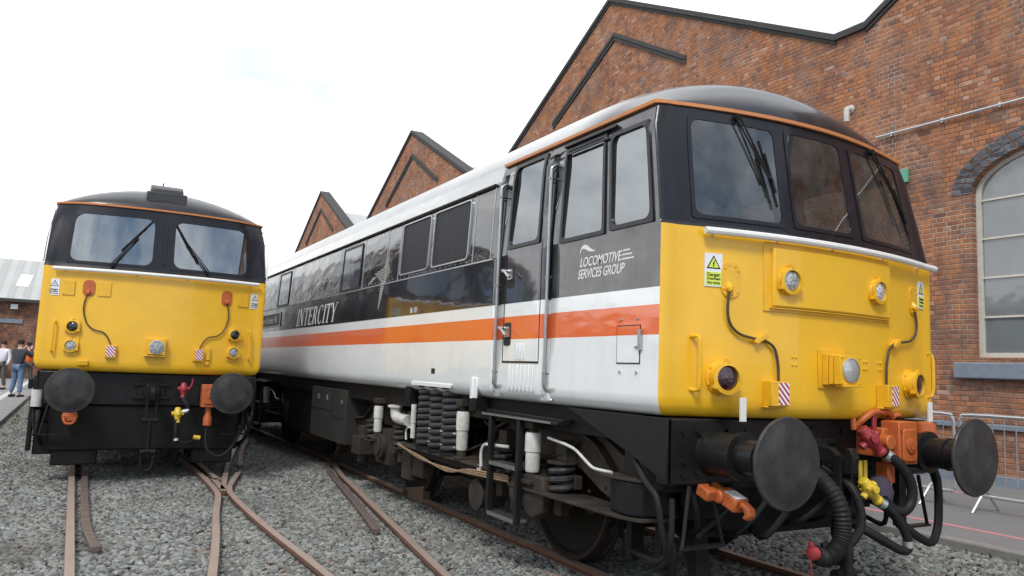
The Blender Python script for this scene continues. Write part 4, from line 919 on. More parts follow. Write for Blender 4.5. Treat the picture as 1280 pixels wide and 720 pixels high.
    lamp(S, R_, -.905, 1.517, .088, M['lens_red'], 'tail_lamp', .085); lamp(S, R_, .925, 1.526, .088, M['lens_red'], 'tail_lamp', .085)
    # headlight box
    X = S.fm(.0, 1.59); m = MB(X); m.box((-.135,-.115,0),(.14,.145,.010))
    m.box((-.105,-.09,.010),(.115,.115,.05)); m.box((-.100,-.085,.055),(.11,.11,.085)); m.box((-.095,-.08,.088),(.105,.105,.10)); m.box((-.10,-.085,.10),(.105,.105,.145)); m.box((-.08,-.10,.09),(.10,-.085,.16))
    for a in (-1,1):
        for b in (-1,1): m.cyl((.003+a*.088,.01+b*.083,.145),(.003+a*.088,.01+b*.083,.152),.008,n=6)
    hl = m.build('headlight', M['yellow_part'], R_, bevel=.007)
    m = MB(X@Matrix.Translation((.003,.01,.145))); m.lathe([(.080,0),(.080,.010),(.073,.012)],n=28,cap=False); m.build('headlight_rim', M['galv'], hl)
    m = MB(X@Matrix.Translation((.003,.01,.145))); m.lathe([(.075,.008),(.045,.018),(.001,.021)],n=28,cap=False); m.build('lens', M['lens_smooth'], hl)
    # jumper cables with oval plates, clamps and striped sockets
    for pts, ov, cl, bx in (([(-.868,2.06),(-.88,1.95),(-.862,1.86),(-.80,1.80),(-.70,1.775),(-.61,1.765),(-.53,1.72),(-.50,1.62),(-.495,1.51)], (-.845,2.135), (-.635,1.775), (-.515,1.432)),
                         ([(1.015,2.07),(1.035,1.99),(1.02,1.91),(.93,1.85),(.80,1.83),(.69,1.815),(.61,1.76),(.575,1.65),(.57,1.51)], (1.02,2.16), (.70,1.815), (.557,1.438))):
        X = S.fm(*ov); m = MB(X); m.prism(rrect(-.07,.07,-.115,.115,.069,7), 0, .009)
        for a in range(8):
            aa = a*pi/4+.2; m.cyl((.055*cos(aa), .045*sin(aa)+math.copysign(.05, sin(aa)), .008),(.055*cos(aa), .045*sin(aa)+math.copysign(.05, sin(aa)), .015),.006,n=6)
        m.lathe([(.012,-.02),(.026,.0),(.022,.05)],(-.015,-.06,.02),(0,.6,-.45),10); m.build('cable_plate', M['yellow_part'], R_)
        m = MB(); m.tube([S.front(x, z, .022 if i else .02) for i, (x, z) in enumerate(pts)], .0092, 8, 5); m.build('jumper_cable', M['cable'], R_)
        X = S.fm(*cl); m = MB(X@Matrix.Rotation(.5,4,'Z')); m.prism(rrect(-.055,.055,-.016,.016,.015), 0, .04); m.build('cable_clamp', M['yellow_part'], R_, bevel=.003)
        X = S.fm(*bx); m = MB(X); m.box((-.085,-.078,0),(.055,.078,.085)); m.box((-.10,-.09,0),(.06,-.078,.05)); sb = m.build('cable_socket', M['yellow_part'], R_, bevel=.004)
        m = MB(Matrix.Translation((0,0,0))); m.xf = X; m.box((-.03,-.068,.085),(.05,.07,.089)); m.build('striped_plate', M['stripes'], sb)
    sign(S, R_, -.967, 2.19); sign(S, R_, 1.165, 2.215, .125, .21)
    # corner grab handles, lamp irons, rivets
    for x in (-1.10, 1.245):
        m = MB(); s = -1 if x < 0 else 1
        if s < 0: P = [S.front(x-.01,1.765,-.0), S.front(x,1.765,.05), S.front(x,1.72,.065), S.front(x,1.48,.065), S.front(x,1.44,.05), S.front(x-.01,1.44,0)]
        else: P = [S.front(x,1.765,0)+Vector((0,0,0)), Vector((1.38,.02,1.775)), Vector((1.405,.01,1.72)), Vector((1.405,.01,1.49)), Vector((1.38,.02,1.44)), S.front(x,1.44,0)]
        m.tube(P, .013, 8, 4); m.build('grab_handle', M['yellow_part'], R_)
    for x in (-.825, 1.14):
        p = S.front(x, 1.33, .0); m = MB(); m.box((p.x-.024,p.y-.10,1.255),(p.x+.024,p.y-.085,1.40)); o = m.build('lamp_bracket', M['white'], R_, bevel=.002)
        m = MB(); m.box((p.x-.03,p.y-.11,1.235),(p.x+.05,.02,1.253)); m.build('bracket_foot', M['blackgrime'], o)
    m = MB()
    for x in (-.36,-.33,.33,.36,.5,.53): 
        for z in (1.62,1.67): X = S.fm(x, z); m.lathe([(.009,0),(.007,.008),(.001,.01)], X@Vector((0,0,0)), -(X.to_3x3()@Vector((0,0,-1))), 8, False)
    m.build('rivet', M['yellow_part'], R_)
    # wipers: pivots above the outer panes
    wiper(S, R_, (-.94,3.245), (-.515,2.90), (-.90,3.10), (-.50,2.72)) if False else None
    for piv, tip, b0, b1 in (((-.74,3.25),(-.535,2.83),(-.58,3.10),(-.48,2.65)), ((.70,3.25),(.98,2.82),(.86,3.08),(1.02,2.66))):
        wiper(S, R_, piv, tip, b0, b1)
    bufferbeam(S, R_); screw_coupling(R_)
    for x in (-.9035, .9035): buffer_(R_, x)
    bogie(R_, 1.78); b2 = bogie(R_, 11.5)
    # equipment between the bogies
    m = MB(); m.box((-1.24,6.45,.45),(-.5,8.15,1.17)); bx = m.build('equipment_box', M['box_grey'], R_, bevel=.01)
    m = MB(); m.box((-1.246,7.05,.46),(-1.238,7.06,1.16)); m.box((-1.246,6.47,.78),(-1.238,7.05,.785)); m.box((-1.246,7.06,.86),(-1.238,8.13,.866))
    m.build('box_seam', M['signink'], bx)
    m = MB()
    for y in (7.3, 7.75): m.box((-1.25,y,1.0),(-1.238,y+.05,1.07))
    for y in (6.6,): m.box((-1.25,y,.98),(-1.238,y+.04,1.03))
    m.build('box_latch', M['galv'], bx)
    m = MB(); m.box((-1.20,.3,1.08),(-1.08,16.5,1.275)); m.box((1.08,.3,1.08),(1.20,16.5,1.275)); m.box((-1.0,.5,1.0),(1.0,16.4,1.26)); m.build('solebar', M['blackgrime'], R_)
    m = MB(); m.box((-1.1,8.3,.55),(1.1,11.0,1.25)); m.box((-.9,5.8,.8),(.9,8.2,1.28)); m.box((-1.15,8.35,.40),(-.8,9.9,1.1)); m.box((-1.0,15,.6),(1.0,16.4,1.27)); m.build('underframe', M['blackgrime'], R_, bevel=.02)
    m = MB(); m.cyl((-.95,11.2,.6),(-.95,11.2,1.1),.12,n=14); m.build('reservoir', M['blackgrime'], R_)
    # --- pipes, plugs and hoses on the beam
    p = empty('multiple_working_jumper', (0,0,0)); p.parent = R_
    m = MB(); m.box((.52,-.30,.98),(.72,-.16,1.27)); m.box((.46,-.22,1.02),(.56,0,1.22)); m.prism(rrect(.545,.70,1.0,1.22,.03),-.315,-.30,1); m.box((.54,-.2,.84),(.62,-.1,.98))
    m.cyl((.44,-.20,1.13),(.44,-.30,1.13),.05,n=14); m.build('jumper_box', M['orange'], p, bevel=.01)
    m = MB(); m.lathe([(.05,0),(.05,.012),(.03,.016),(.03,.02)],(.622,-.315,1.11),(0,-1,0),16); m.box((.53,-.32,1.21),(.54,-.3,1.24)); m.build('jumper_cap', M['orange'], p)
    m = MB(); m.tube([(.66,-.1,1.26),(.66,-.14,1.30),(.60,-.16,1.325),(.45,-.16,1.325),(.36,-.15,1.28),(.33,-.10,1.22)],.022,8,5); m.tube([(.3,-.1,1.35),(.3,-.11,1.2)],.02,8,1); m.tube([(.85,-.05,1.27),(.82,-.1,1.30),(.75,-.1,1.29),(.72,-.05,1.2)],.018,8,4); m.build('jumper_conduit', M['orange'], p)
    m = MB(); m.lathe([(.06,1.10),(.075,1.12),(.075,1.23),(.07,1.25),(.02,1.26)],(1.12,-.1,0),n=20); m.tube([(1.12,-.1,1.1),(1.12,-.12,1.0),(1.12,-.14,.93)],.04,10,3); m.build('jumper_plug', M['orange'], p)
    m = MB(); m.tube([(1.12,-.14,.96),(1.10,-.2,.82),(.98,-.28,.68),(.90,-.32,.55),(.80,-.34,.46),(.66,-.34,.50),(.52,-.30,.60),(.42,-.25,.70),(.36,-.15,.75),(.3,-.05,.78)],lambda t: .028 if .1 < t < .95 else .033,10,6); m.build('hanging_hose', M['rubber'], R_)
    hosecock(R_, (.27,-.26,1.15), 'red', 'red_air_cock', (.45,-.2,-.55), .95)
    m = MB(); m.box((.43,-.17,1.13),(.47,-.15,1.33)); m.build('red_cock_handle', M['red'], R_, bevel=.006)
    m = MB(); m.tube([(.38,-.29,1.06),(.46,-.34,.99),(.53,-.37,.88),(.54,-.37,.76),(.48,-.36,.69),(.40,-.33,.70),(.34,-.30,.76)],.034,12,6); rh = m.build('air_hose', M['rubber'], R_)
    m = MB(); m.cyl((.385,-.292,1.055),(.42,-.31,1.03),.037,n=12); m.build('hose_collar', M['galv'], rh)
    hosecock(R_, (.20,-.30,.83), 'yellowtap', 'yellow_air_cock', (.55,-.1,-.6), .85)
    m = MB(); m.box((.27,-.18,.86),(.30,-.165,1.0)); m.box((.32,-.18,.86),(.35,-.165,1.0)); m.build('yellow_cock_handle', M['yellowtap'], R_, bevel=.004)
    m = MB(); m.tube([(.27,-.31,.76),(.36,-.35,.69),(.44,-.38,.57),(.47,-.39,.47),(.42,-.38,.44),(.30,-.33,.50),(.20,-.28,.56),(.15,-.2,.6),(.12,-.1,.62)],.03,12,6); yh = m.build('air_hose', M['rubber'], R_)
    m = MB(); m.cyl((.285,-.318,.748),(.315,-.33,.73),.033,n=12); m.cyl((.462,-.388,.50),(.468,-.39,.46),.034,n=12); m.build('hose_collar', M['galv'], yh)
    m = MB(); m.lathe([(.03,-.1),(.08,-.06),(.09,0),(.06,.08),(.02,.1)],(.42,-.22,.80),n=12); m.build('hose_cover', paint('purple_cloth',(.05,.04,.07),.9,0,damt=.2), R_)
    m = MB(); m.box((.78,-.12,.52),(.86,-.06,.95)); m.box((.20,-.2,.56),(.28,-.14,.8)); m.build('hose_hanger', M['black'], R_, bevel=.005)
    # heavy corrugated vacuum hose with red end
    m = MB(); pts = [(-.32,-.12,1.0),(-.30,-.30,.93),(-.27,-.42,.80),(-.26,-.45,.64),(-.30,-.45,.53),(-.38,-.43,.47),(-.46,-.42,.49)]
    m.tube(pts, lambda t: .052+.003*sin(t*230), 14, 26); m.build('corrugated_hose', M['rubber'], R_)
    m = MB(Matrix.Translation((-.49,-.42,.50))@Matrix.Scale(.62,4)); m.lathe([(.04,-.04),(.06,-.03),(.07,.03),(.055,.05)],d=(1,0,0),n=16); m.lathe([(.02,.0),(.025,.1),(.015,.12)],d=(-.3,0,1),n=8)
    m.tube([(-.02,0,-.05),(-.03,0,-.12),(-.01,0,-.2)],.008,6,3); m.build('red_hose_end', M['red'], R_)
    m = MB(); m.tube([(0,-.1,.95),(.02,-.3,.85),(.04,-.36,.65),(-.05,-.33,.50),(-.2,-.25,.48)],.028,10,5); m.tube([(-.10,-.36,.6),(-.12,-.38,.4),(-.10,-.36,.2),(-.10,-.3,.08)],.03,10,4); m.build('vacuum_pipe', M['rubber'], R_)
    # orange coupler head under the left of the beam
    X = Matrix.Translation((-.88,-.13,.79))@Matrix.Rotation(radians(18),4,'X')@Matrix.Scale(.72,4)
    m = MB(X); m.box((-.07,-.14,-.06),(.08,.10,.06)); m.cyl((-.10,.05,0),(-.02,.05,0),.06,n=14); m.cyl((0,.1,0),(0,.30,.02),.05,n=14)
    m.prism([(-.14,.05),(-.24,.03),(-.27,-.03),(-.24,-.08),(-.19,-.07),(-.21,-.03),(-.18,0),(-.14,-.02)],-.03,.06,0); m.box((-.20,.05,-.05),(-.07,.2,.05)); m.cyl((.02,-.15,.02),(.02,-.2,.02),.025,n=10)
    oc = m.build('jumper_head', M['orange'], R_, bevel=.012)
    m = MB(X); m.box((-.06,-.13,.061),(.06,.02,.066)); m.build('jumper_head_label', M['signwhite'], oc)
    return R_, S

# ------------------------------------------------------------------ locomotive on the left (two windscreens)
def loco_two(loc, rz):
    S = Shape(2.545, 3.38, 3.82, .12, -.15, 16.6, 1.0, .10, .62)
    R_ = empty('electric_locomotive', loc, rz, label='two-windscreen electric locomotive seen nose-on, with orange oval plates and a red air cock below', cat='locomotive')
    fw = [(-1.09,-.115,2.61,3.265), (.10,1.08,2.61,3.265)]
    sw = [(.25,.55,2.6,3.2), (.65,1.16,2.6,3.2), (1.48,1.97,2.6,3.2)]
    shell(S, R_, fw, sw, [(1.27,1.37),(2.08,2.17)]); cab_inside(S, R_)
    for w in fw: fwindow(S, R_, w, M['glass_blue'], .07, .10)
    for w in sw: swindow(S, R_, w, M['glass']); swindow(S, R_, w, M['glass'], 'far_side_window', sg=1)
    m = MB(S.fm(0, 2.95)); m.prism(rrect(-.02,.02,-.3,.32,.01), 0, .02); m.build('windscreen_pillar', M['frame'], R_)
    m = MB(); m.box((-.26,.06,3.5),(.23,.85,3.645)); m.prism([(.08,3.62),(.80,3.62),(.80,3.755),(.20,3.755),(.1,3.69)],-.215,.185,0); rb = m.build('roof_pod', M['roofdark'], R_, bevel=.015)
    m = MB(); 
    for q in range(5): m.box((-.19,.10+.02*q,3.645+.017*q),(.16,.14+.02*q,3.652+.017*q))
    m.build('pod_louvre', M['black'], rb)
    m = MB(); m.lathe([(.035,3.75),(.035,3.82),(.02,3.83),(.03,3.86),(.012,3.88),(.008,3.94)],(-.03,.9,0),n=12); m.build('roof_insulator', M['roofdark'], R_)
    m = MB(); m.tube([S.front(-1.22+2.44*i/16, 2.515, .05) for i in range(17)], .024, 10, 1)
    for x in (-1.1,-.3,.3,1.1): m.cyl(S.front(x,2.5,0), S.front(x,2.513,.05), .010, n=8)
    m.build('front_handrail', M['white'], R_)
    for s in (-1, 1):
        m = MB(S.fm(s*.94,1.69)); m.prism(rrect(-.085,.085,-.24,.22,.05),0,.010); m.build('lamp_backing', M['yellow_part'], R_, bevel=.003)
        lamp(S, R_, s*.94, 1.81, .072, M['lens_dark'], 'tail_lamp', .05); lamp(S, R_, s*.94, 1.575, .072, M['lens_clear'], 'marker_lamp', .05)
        X = S.fm(s*.81, 2.295); m = MB(X); m.prism(rrect(-.068,.068,-.10,.10,.055,6), 0, .010)
        for a in range(8):
            aa = a*pi/4+.2; m.cyl((.053*cos(aa), .035*sin(aa)+math.copysign(.045, sin(aa)), .008),(.053*cos(aa), .035*sin(aa)+math.copysign(.045, sin(aa)), .015),.006,n=6)
        m.lathe([(.012,-.02),(.024,.0),(.02,.04)],(.0,-.06,.02),(0,.6,-.45),10); o = m.build('cable_plate', M['orange'], R_); tag(o, 'orange oval plate with a ring of screws')
        P = [(.815,2.23),(.845,2.12),(.845,2.0),(.80,1.86),(.72,1.785),(.62,1.76),(.56,1.70),(.515,1.60)]
        m = MB(); m.tube([S.front(s*x, z, .02) for x, z in P], .0085, 8, 5); m.build('jumper_cable', M['cable'], R_)
        X = S.fm(s*.505, 1.525); m = MB(X); m.box((-.06,-.08,0),(.06,.075,.05)); sb = m.build('cable_socket', M['yellow_part'], R_, bevel=.004)
        m = MB(X); m.box((-.048,-.062,.05),(.048,.068,.054)); m.build('striped_plate', M['stripes'], sb)
        sign(S, R_, s*1.185, 2.285, .115, .20, True)
        m = MB(S.fm(s*1.03, 2.285)); m.box((-.07,-.09,0),(.07,.09,.012)); m.cyl((-.05,-.07,.01),(-.05,-.07,.018),.006,n=6); m.cyl((.05,.07,.01),(.05,.07,.018),.006,n=6); m.build('blanking_plate', M['yellow_part'], R_, bevel=.004)
        m = MB(); m.tube([S.front(s*1.14,1.86,0), S.front(s*1.14,1.87,.05), S.front(s*1.145,1.82,.06), S.front(s*1.15,1.54,.06), S.front(s*1.15,1.50,.05), S.front(s*1.15,1.50,0)], .012, 8, 4); m.build('grab_handle', M['yellow_part'], R_)
        m = MB(); m.tube([S.side(s,.10,3.30)+Vector((s*.02,0,0)), S.side(s,.06,2.95)+Vector((s*.025,0,0)), S.side(s,.05,2.6)+Vector((s*.02,0,0))],.012,8,3); m.build('corner_handrail', M['steel'], R_)
    m = MB(S.fm(-.64, 2.29)); m.box((-.075,-.09,0),(.075,.09,.010)); m.build('blanking_plate', M['yellow_part'], R_, bevel=.004)
    m = MB(S.fm(-.80, 1.375)); m.box((-.06,-.03,0),(.06,.03,.03)); m.build('lamp_iron', M['yellow_part'], R_, bevel=.004)
    m = MB(S.fm(.62, 1.52)); m.box((-.02,-.06,0),(.03,.10,.03)); m.box((-.025,-.12,0),(.025,-.07,.02)); m.build('lamp_iron', M['yellow_part'], R_, bevel=.004)
    X = S.fm(0, 1.60); m = MB(X); m.box((-.13,-.12,0),(.13,.12,.012)); m.box((-.105,-.095,.012),(.105,.10,.09)); m.box((-.14,-.12,.012),(.12,-.10,.08)); hl = m.build('headlight', M['yellow_part'], R_, bevel=.006)
    m = MB(X); m.lathe([(.088,.09),(.088,.10),(.08,.102)],n=28,cap=False); m.build('headlight_rim', M['galv'], hl)
    m = MB(X); m.lathe([(.083,.095),(.05,.104),(.001,.107)],n=28,cap=False); m.build('lens', M['lens_clear'], hl)
    for piv, tip, b0, b1 in (((-.59,2.60),(-.33,2.98),(-.50,2.80),(-.17,3.22)), ((.56,2.60),(.28,2.95),(.42,2.72),(.13,3.20))):
        wiper(S, R_, piv, tip, b0, b1)
    bufferbeam(S, R_); screw_coupling(R_)
    m = MB(); m.box((-1.1,.02,.30),(1.1,.12,.86)); m.box((-1.05,.05,.12),(-.55,.3,.5)); m.box((.55,.05,.12),(1.05,.3,.5)); m.build('snow_valance', M['blackgrime'], R_, bevel=.02)
    for x in (-.895, .895): buffer_(R_, x)
    m = MB(); m.box((-1.30,.05,.95),(-1.12,.35,1.2)); m.box((-1.36,.1,1.05),(-1.25,.25,1.16)); m.cyl((-1.24,.2,.78),(-1.24,.2,1.0),.065,n=14); m.box((-1.32,.05,.30),(-1.27,.2,.95)); m.box((-1.25,.1,.25),(-.95,.4,.62)); m.build('corner_equipment', M['blackgrime'], R_, bevel=.01)
    m = MB(); m.cyl((-1.25,.02,.83),(-1.25,.02,1.03),.06,n=16); m.build('corner_damper', M['whitepipe'], R_)
    hosecock(R_, (.36,-.20,1.08), 'red', 'red_air_cock', (0,-.2,-1), .85)
    m = MB(); m.tube([(.43,-.2,1.09),(.46,-.2,1.16),(.46,-.2,1.22)],.012,8,3); m.build('red_cock_handle', M['red'], R_)
    m = MB(); m.tube([(.37,-.22,1.0),(.38,-.25,.93),(.42,-.26,.88),(.43,-.24,.82)],.03,10,4); rh = m.build('air_hose', M['rubber'], R_)
    hosecock(R_, (.31,-.26,.77), 'yellowtap', 'yellow_air_cock', (0,-.2,-1), .85)
    m = MB(); m.tube([(.36,-.26,.80),(.41,-.26,.81),(.43,-.25,.83)],.028,8,3); m.build('cock_collar', M['galv'], rh)
    m = MB(); m.tube([(.30,-.28,.70),(.30,-.30,.58),(.31,-.30,.48),(.34,-.3,.43),(.46,-.28,.42),(.54,-.22,.46),(.58,-.15,.5)],lambda t: .028 if t < .45 else .014,10,5); m.build('air_hose', M['rubber'], R_)
    m = MB(); m.cyl((.31,-.30,.47),(.315,-.305,.44),.032,n=12); m.build('hose_collar', M['galv'], rh)
    m = MB(); m.cyl((.52,-.24,.48),(.60,-.24,.47),.028,n=10); m.build('yellow_plug', M['yellowtap'], R_)
    m = MB(); m.box((.58,-.26,.86),(.80,-.10,1.15)); m.prism(rrect(.60,.78,.90,1.12,.03),-.275,-.26,1); m.lathe([(.05,0),(.05,.012)],(.69,-.275,1.02),(0,-1,0),16); m.lathe([(.055,.62),(.055,.72),(.04,.76),(.04,.86)],(.68,-.18,0),n=16); m.build('jumper_box', M['orange'], R_, bevel=.008)
    m = MB(); m.tube([(.68,-.18,.64),(.67,-.22,.45),(.70,-.26,.32),(.82,-.28,.24),(.95,-.26,.30),(1.05,-.2,.45),(1.12,-.1,.62),(1.15,0,.75)],.018,10,6); m.build('jumper_lead', M['rubber'], R_)
    X = Matrix.Translation((-.88,-.10,.72))@Matrix.Scale(.8,4); m = MB(X); m.lathe([(.11,0),(.11,-.03),(.08,-.05),(.03,-.06)],d=(0,1,0),n=16); m.box((-.1,-.08,-.06),(.1,0,.02)); m.tube([(-.08,-.1,.0),(-.05,-.12,-.09),(.05,-.12,-.09),(.08,-.1,0)],.02,8,3); m.build('jumper_head', M['orange'], R_, bevel=.006)
    bogie(R_, 1.75, (-1, 1)); bogie(R_, 11.5, (1,))
    m = MB(); m.box((-1.22,.3,1.05),(1.22,16.4,1.27)); m.box((-1.1,6.6,.5),(1.1,10.2,1.25)); m.build('underframe', M['blackgrime'], R_, bevel=.02)
    return R_, S

A, SA = loco_three()
Bl, SB = loco_two((-3.5366, 7.3031, .03), -.0193)

# ------------------------------------------------------------------ ground, rails, pavements
def plane(name, mat, x0, x1, y0, y1, z, kind='structure', nx=1, ny=1):
    m = MB(); vs = [(x0+(x1-x0)*i/nx, y0+(y1-y0)*j/ny, z) for j in range(ny+1) for i in range(nx+1)]
    m.add(vs, [(j*(nx+1)+i, j*(nx+1)+i+1, (j+1)*(nx+1)+i+1, (j+1)*(nx+1)+i) for j in range(ny) for i in range(nx)])
    return tag(m.build(name, mat, sm=False), kind=kind)
plane('ground', M['ballast'], -400, 400, -400, 600, -.16)
def bedz(x, y=0):
    z = -.075
    if x > 1.1: z += .115*min(1, (x-1.1)/1.3)
    if x < -4.9: z += .09*min(1, (-4.9-x)/.6)
    return z+.012*noise.noise((x*1.3, y*.9, 0))
def bed(name, mat, y0, y1, dz, nx=56, st=.3):
    m = MB(); ny = int((y1-y0)/st); xs = [-5.62+8.43*i/nx for i in range(nx+1)]; vs = []
    for j in range(ny+1):
        y = y0+(y1-y0)*j/ny
        vs += [(x, y, bedz(x, y)+dz) for x in xs]
    m.add(vs, [(j*(nx+1)+i, j*(nx+1)+i+1, (j+1)*(nx+1)+i+1, (j+1)*(nx+1)+i) for j in range(ny) for i in range(nx)]); return m.build(name, mat)
tag(bed('trackbed', M['ballast'], -8, 60, -.022, 40, .6), kind='structure')
m = MB(); m.box((2.98,-14,-.3),(7.6,70,.12)); tag(m.build('pavement', M['asphalt'], sm=False), kind='structure')
m = MB()
y = -13.7
while y < 60: m.box((2.80,y+.006,-.3),(2.976,y+.905,.122)); y += .915
tag(m.build('kerb', M['kerb'], sm=False, bevel=.012), kind='structure')
m = MB(); m.box((3.49,-14,.1),(3.585,60,.124)); m.box((6.08,-14,.1),(6.15,60,.1245)); tag(m.build('painted_line', M['pinkline'], sm=False), kind='structure')
m = MB(); m.box((-60,-20,-.4),(-5.86,44.9,.10)); tag(m.build('road', M['asphalt2'], sm=False), kind='structure')
m = MB(); y = -20
while y < 44: m.box((-5.856,y+.005,-.3),(-5.62,y+.91,.12)); y += .915
tag(m.build('kerb', M['kerb'], sm=False, bevel=.01), kind='structure')
m = MB(); m.box((-6.42,-20,.09),(-6.22,44,.104)); m.box((-7.7,-20,.09),(-7.55,44,.1045)); m.prism([(-30,28.2),(-6.5,27.6),(-6.5,28.0),(-30,28.8)],.09,.1035); tag(m.build('road_marking', M['whiteline'], sm=False), kind='structure')

def rail(name, pts, mat, label, group, hw=.036, h=.15):
    prof = [(-hw,0),(hw,0),(hw,-.035),(hw*.35,-.05),(hw*.35,-.12),(hw*1.7,-.14),(hw*1.7,-h),(-hw*1.7,-h),(-hw*1.7,-.14),(-hw*.35,-.12),(-hw*.35,-.05),(-hw,-.035)]
    P = [Vector((p[0], p[1], p[2] if len(p) > 2 else 0)) for p in pts]; Q = []
    for i in range(len(P)-1):
        p0 = P[i-1] if i else P[0]*2-P[1]; p1 = P[i]; p2 = P[i+1]; p3 = P[i+2] if i+2 < len(P) else P[i+1]*2-P[i]
        for k in range(5):
            t = k/5; Q.append(.5*((2*p1)+(p2-p0)*t+(2*p0-5*p1+4*p2-p3)*t*t+(3*p1-p0-3*p2+p3)*t**3))
    Q.append(P[-1]); vs = []; n = len(prof); fs = []
    for i, p in enumerate(Q):
        d = (Q[min(i+1, len(Q)-1)]-Q[max(i-1, 0)]).normalized(); r = Vector((d.y, -d.x, 0)).normalized()
        for a, b in prof: vs.append(p+r*a+Vector((0,0,b)))
    for j in range(len(Q)-1):
        for i in range(n): fs.append((j*n+i, j*n+(i+1) % n, (j+1)*n+(i+1) % n, (j+1)*n+i))
    fs += [list(range(n)), [(len(Q)-1)*n+i for i in range(n)]]
    m = MB(); m.add(vs, fs); o = m.build(name, mat, bevel=.006); return tag(o, label, 'rail', group)
G1 = 'running rails of the three tracks'; G2 = 'short check rails at the crossing'
rail('running_rail', [(-4.335,45),(-4.335,20),(-4.335,8.28),(-4.32,2.5),(-4.30,-4)], M['rail'], 'leftmost long rusty rail, coming out under the left wheels of the nose-on locomotive', G1)
rail('running_rail', [(-2.86,45),(-2.86,20),(-2.72,8.1),(-2.755,6.9),(-2.785,5.95)], M['rail'], 'rusty rail from under the right wheels of the nose-on locomotive, ending at the crossing vee', G1)
rail('running_rail', [(3.5,26),(.6,19),(-.59,15.8),(-1.034,14.2),(-1.575,11.88),(-2.028,9.87),(-2.40,8.1),(-2.78,6.05)], M['rail'], 'rusty rail curving out between the two locomotives down to the crossing vee', G1)
rail('running_rail', [(3.8,22),(1.2,15),(.1,11),(-.62,8.9),(-1.034,7.18),(-1.22,6.05),(-1.901,1.64),(-2.75,-4)], M['rail'], 'rusty rail on bare ballast nearest the striped locomotive, with a check rail along its left', G1)
rail('running_rail', [(-.757,45),(-.757,20),(-.757,5),(-.757,-5)], M['rail'], 'dark rusty rail under the near wheels of the striped locomotive', G1)
rail('running_rail', [(.757,45),(.757,20),(.757,5),(.757,-5)], M['rail'], 'dark rail under the far wheels of the striped locomotive, beside the pavement', G1)
rail('check_rail', [(-1.10,7.5,-.01),(-1.36,6.0,0),(-1.60,4.6,0),(-1.82,3.42,-.005)], M['checkrail'], 'grey check rail with a blunt end beside the rail nearest the striped locomotive', G2)
rail('check_rail', [(-4.17,8.0),(-4.20,6.9),(-4.205,5.0),(-4.195,4.2),(-4.145,3.42)], M['checkrail'], 'short check rail just inside the leftmost rail', G2)
rail('check_rail', [(-1.372,12.1),(-1.64,11.0),(-1.87,9.97),(-2.21,8.2)], M['checkrail'], 'far curved check rail, the one near the buffers between the two locomotives', G2)
rail('running_rail', [(-2.90,9.2),(-2.856,7.8),(-2.85,6.8),(-2.862,6.1),(-2.90,5.6),(-3.067,4.62),(-3.448,2.218),(-4.6,-4)], M['rail'], 'rusty rail bending at the crossing, second from left of those at the bottom edge', G1)
rail('running_rail', [(-2.359,7.46),(-2.60,6.55),(-2.70,6.1),(-2.745,5.6),(-2.755,4.53),(-2.738,3.42),(-2.69,1.94),(-2.56,-4)], M['rail'], 'rusty rail kinked right of the crossing, third from left of those at the bottom edge', G1)
m = MB(); m.prism([(4.75,-.05),(5.9,-.05),(4.75,.15)], -.80, -.70, 0); m.cyl((-.85,6.0,.03),(-.85,5.2,.02),.03,n=8); tag(m.build('wheel_chock', paint('rusty_chock',(.13,.08,.055),.7,0,damt=.6), bevel=.006), 'rusty wheel chock on the rail behind the triple springs', 'chock')

# ballast stones: scattered by geometry nodes over the near tracks (gravel = stuff)
def stone_meshes():
    col = bpy.data.collections.new('stone_library'); out = []
    for k in range(7):
        bm = bmesh.new(); bmesh.ops.create_icosphere(bm, subdivisions=1 if k < 5 else 2, radius=1)
        rr = random.Random(k)
        for v in bm.verts: v.co *= rr.uniform(.68, 1.18); v.co.x *= 1.25; v.co.y *= rr.uniform(.7, .95); v.co.z *= .58
        me = bpy.data.meshes.new('stone'); bm.to_mesh(me); bm.free(); me.materials.append(M['stone'])
        o = bpy.data.objects.new('stone', me); col.objects.link(o); out.append(o)
    return col
SC = stone_meshes()
def scatter(name, x0, x1, y0, y1, z, dens, smin, smax, seed):
    o = bed(name, M['stone'], y0, y1, -.004); tag(o, kind='stuff')
    ng = bpy.data.node_groups.new(name, 'GeometryNodeTree'); ng.interface.new_socket('Geometry', in_out='INPUT', socket_type='NodeSocketGeometry'); ng.interface.new_socket('Geometry', in_out='OUTPUT', socket_type='NodeSocketGeometry')
    n = ng.nodes; l = ng.links
    gi = n.new('NodeGroupInput'); go = n.new('NodeGroupOutput'); d = n.new('GeometryNodeDistributePointsOnFaces'); d.inputs['Density'].default_value = dens; d.inputs['Seed'].default_value = seed
    ci = n.new('GeometryNodeCollectionInfo'); ci.inputs[0].default_value = SC; ci.inputs['Separate Children'].default_value = True; ci.inputs['Reset Children'].default_value = True
    ip = n.new('GeometryNodeInstanceOnPoints'); ip.inputs['Pick Instance'].default_value = True
    r = n.new('FunctionNodeRandomValue'); r.data_type = 'FLOAT_VECTOR'; r.inputs[0].default_value = (-.5,-.5,0); r.inputs[1].default_value = (.5,.5,6.28)
    s = n.new('FunctionNodeRandomValue'); s.data_type = 'FLOAT'; s.inputs[2].default_value = smin; s.inputs[3].default_value = smax
    l.new(gi.outputs[0], d.inputs[0]); l.new(d.outputs[0], ip.inputs['Points']); l.new(ci.outputs[0], ip.inputs['Instance']); l.new(r.outputs[0], ip.inputs['Rotation']); l.new(s.outputs[1], ip.inputs['Scale']); l.new(ip.outputs[0], go.inputs[0])
    md = o.modifiers.new('scatter', 'NODES'); md.node_group = ng; return o
scatter('ballast', -5.62, 2.80, -1.5, 6, -.088, 950, .018, .037, 1)
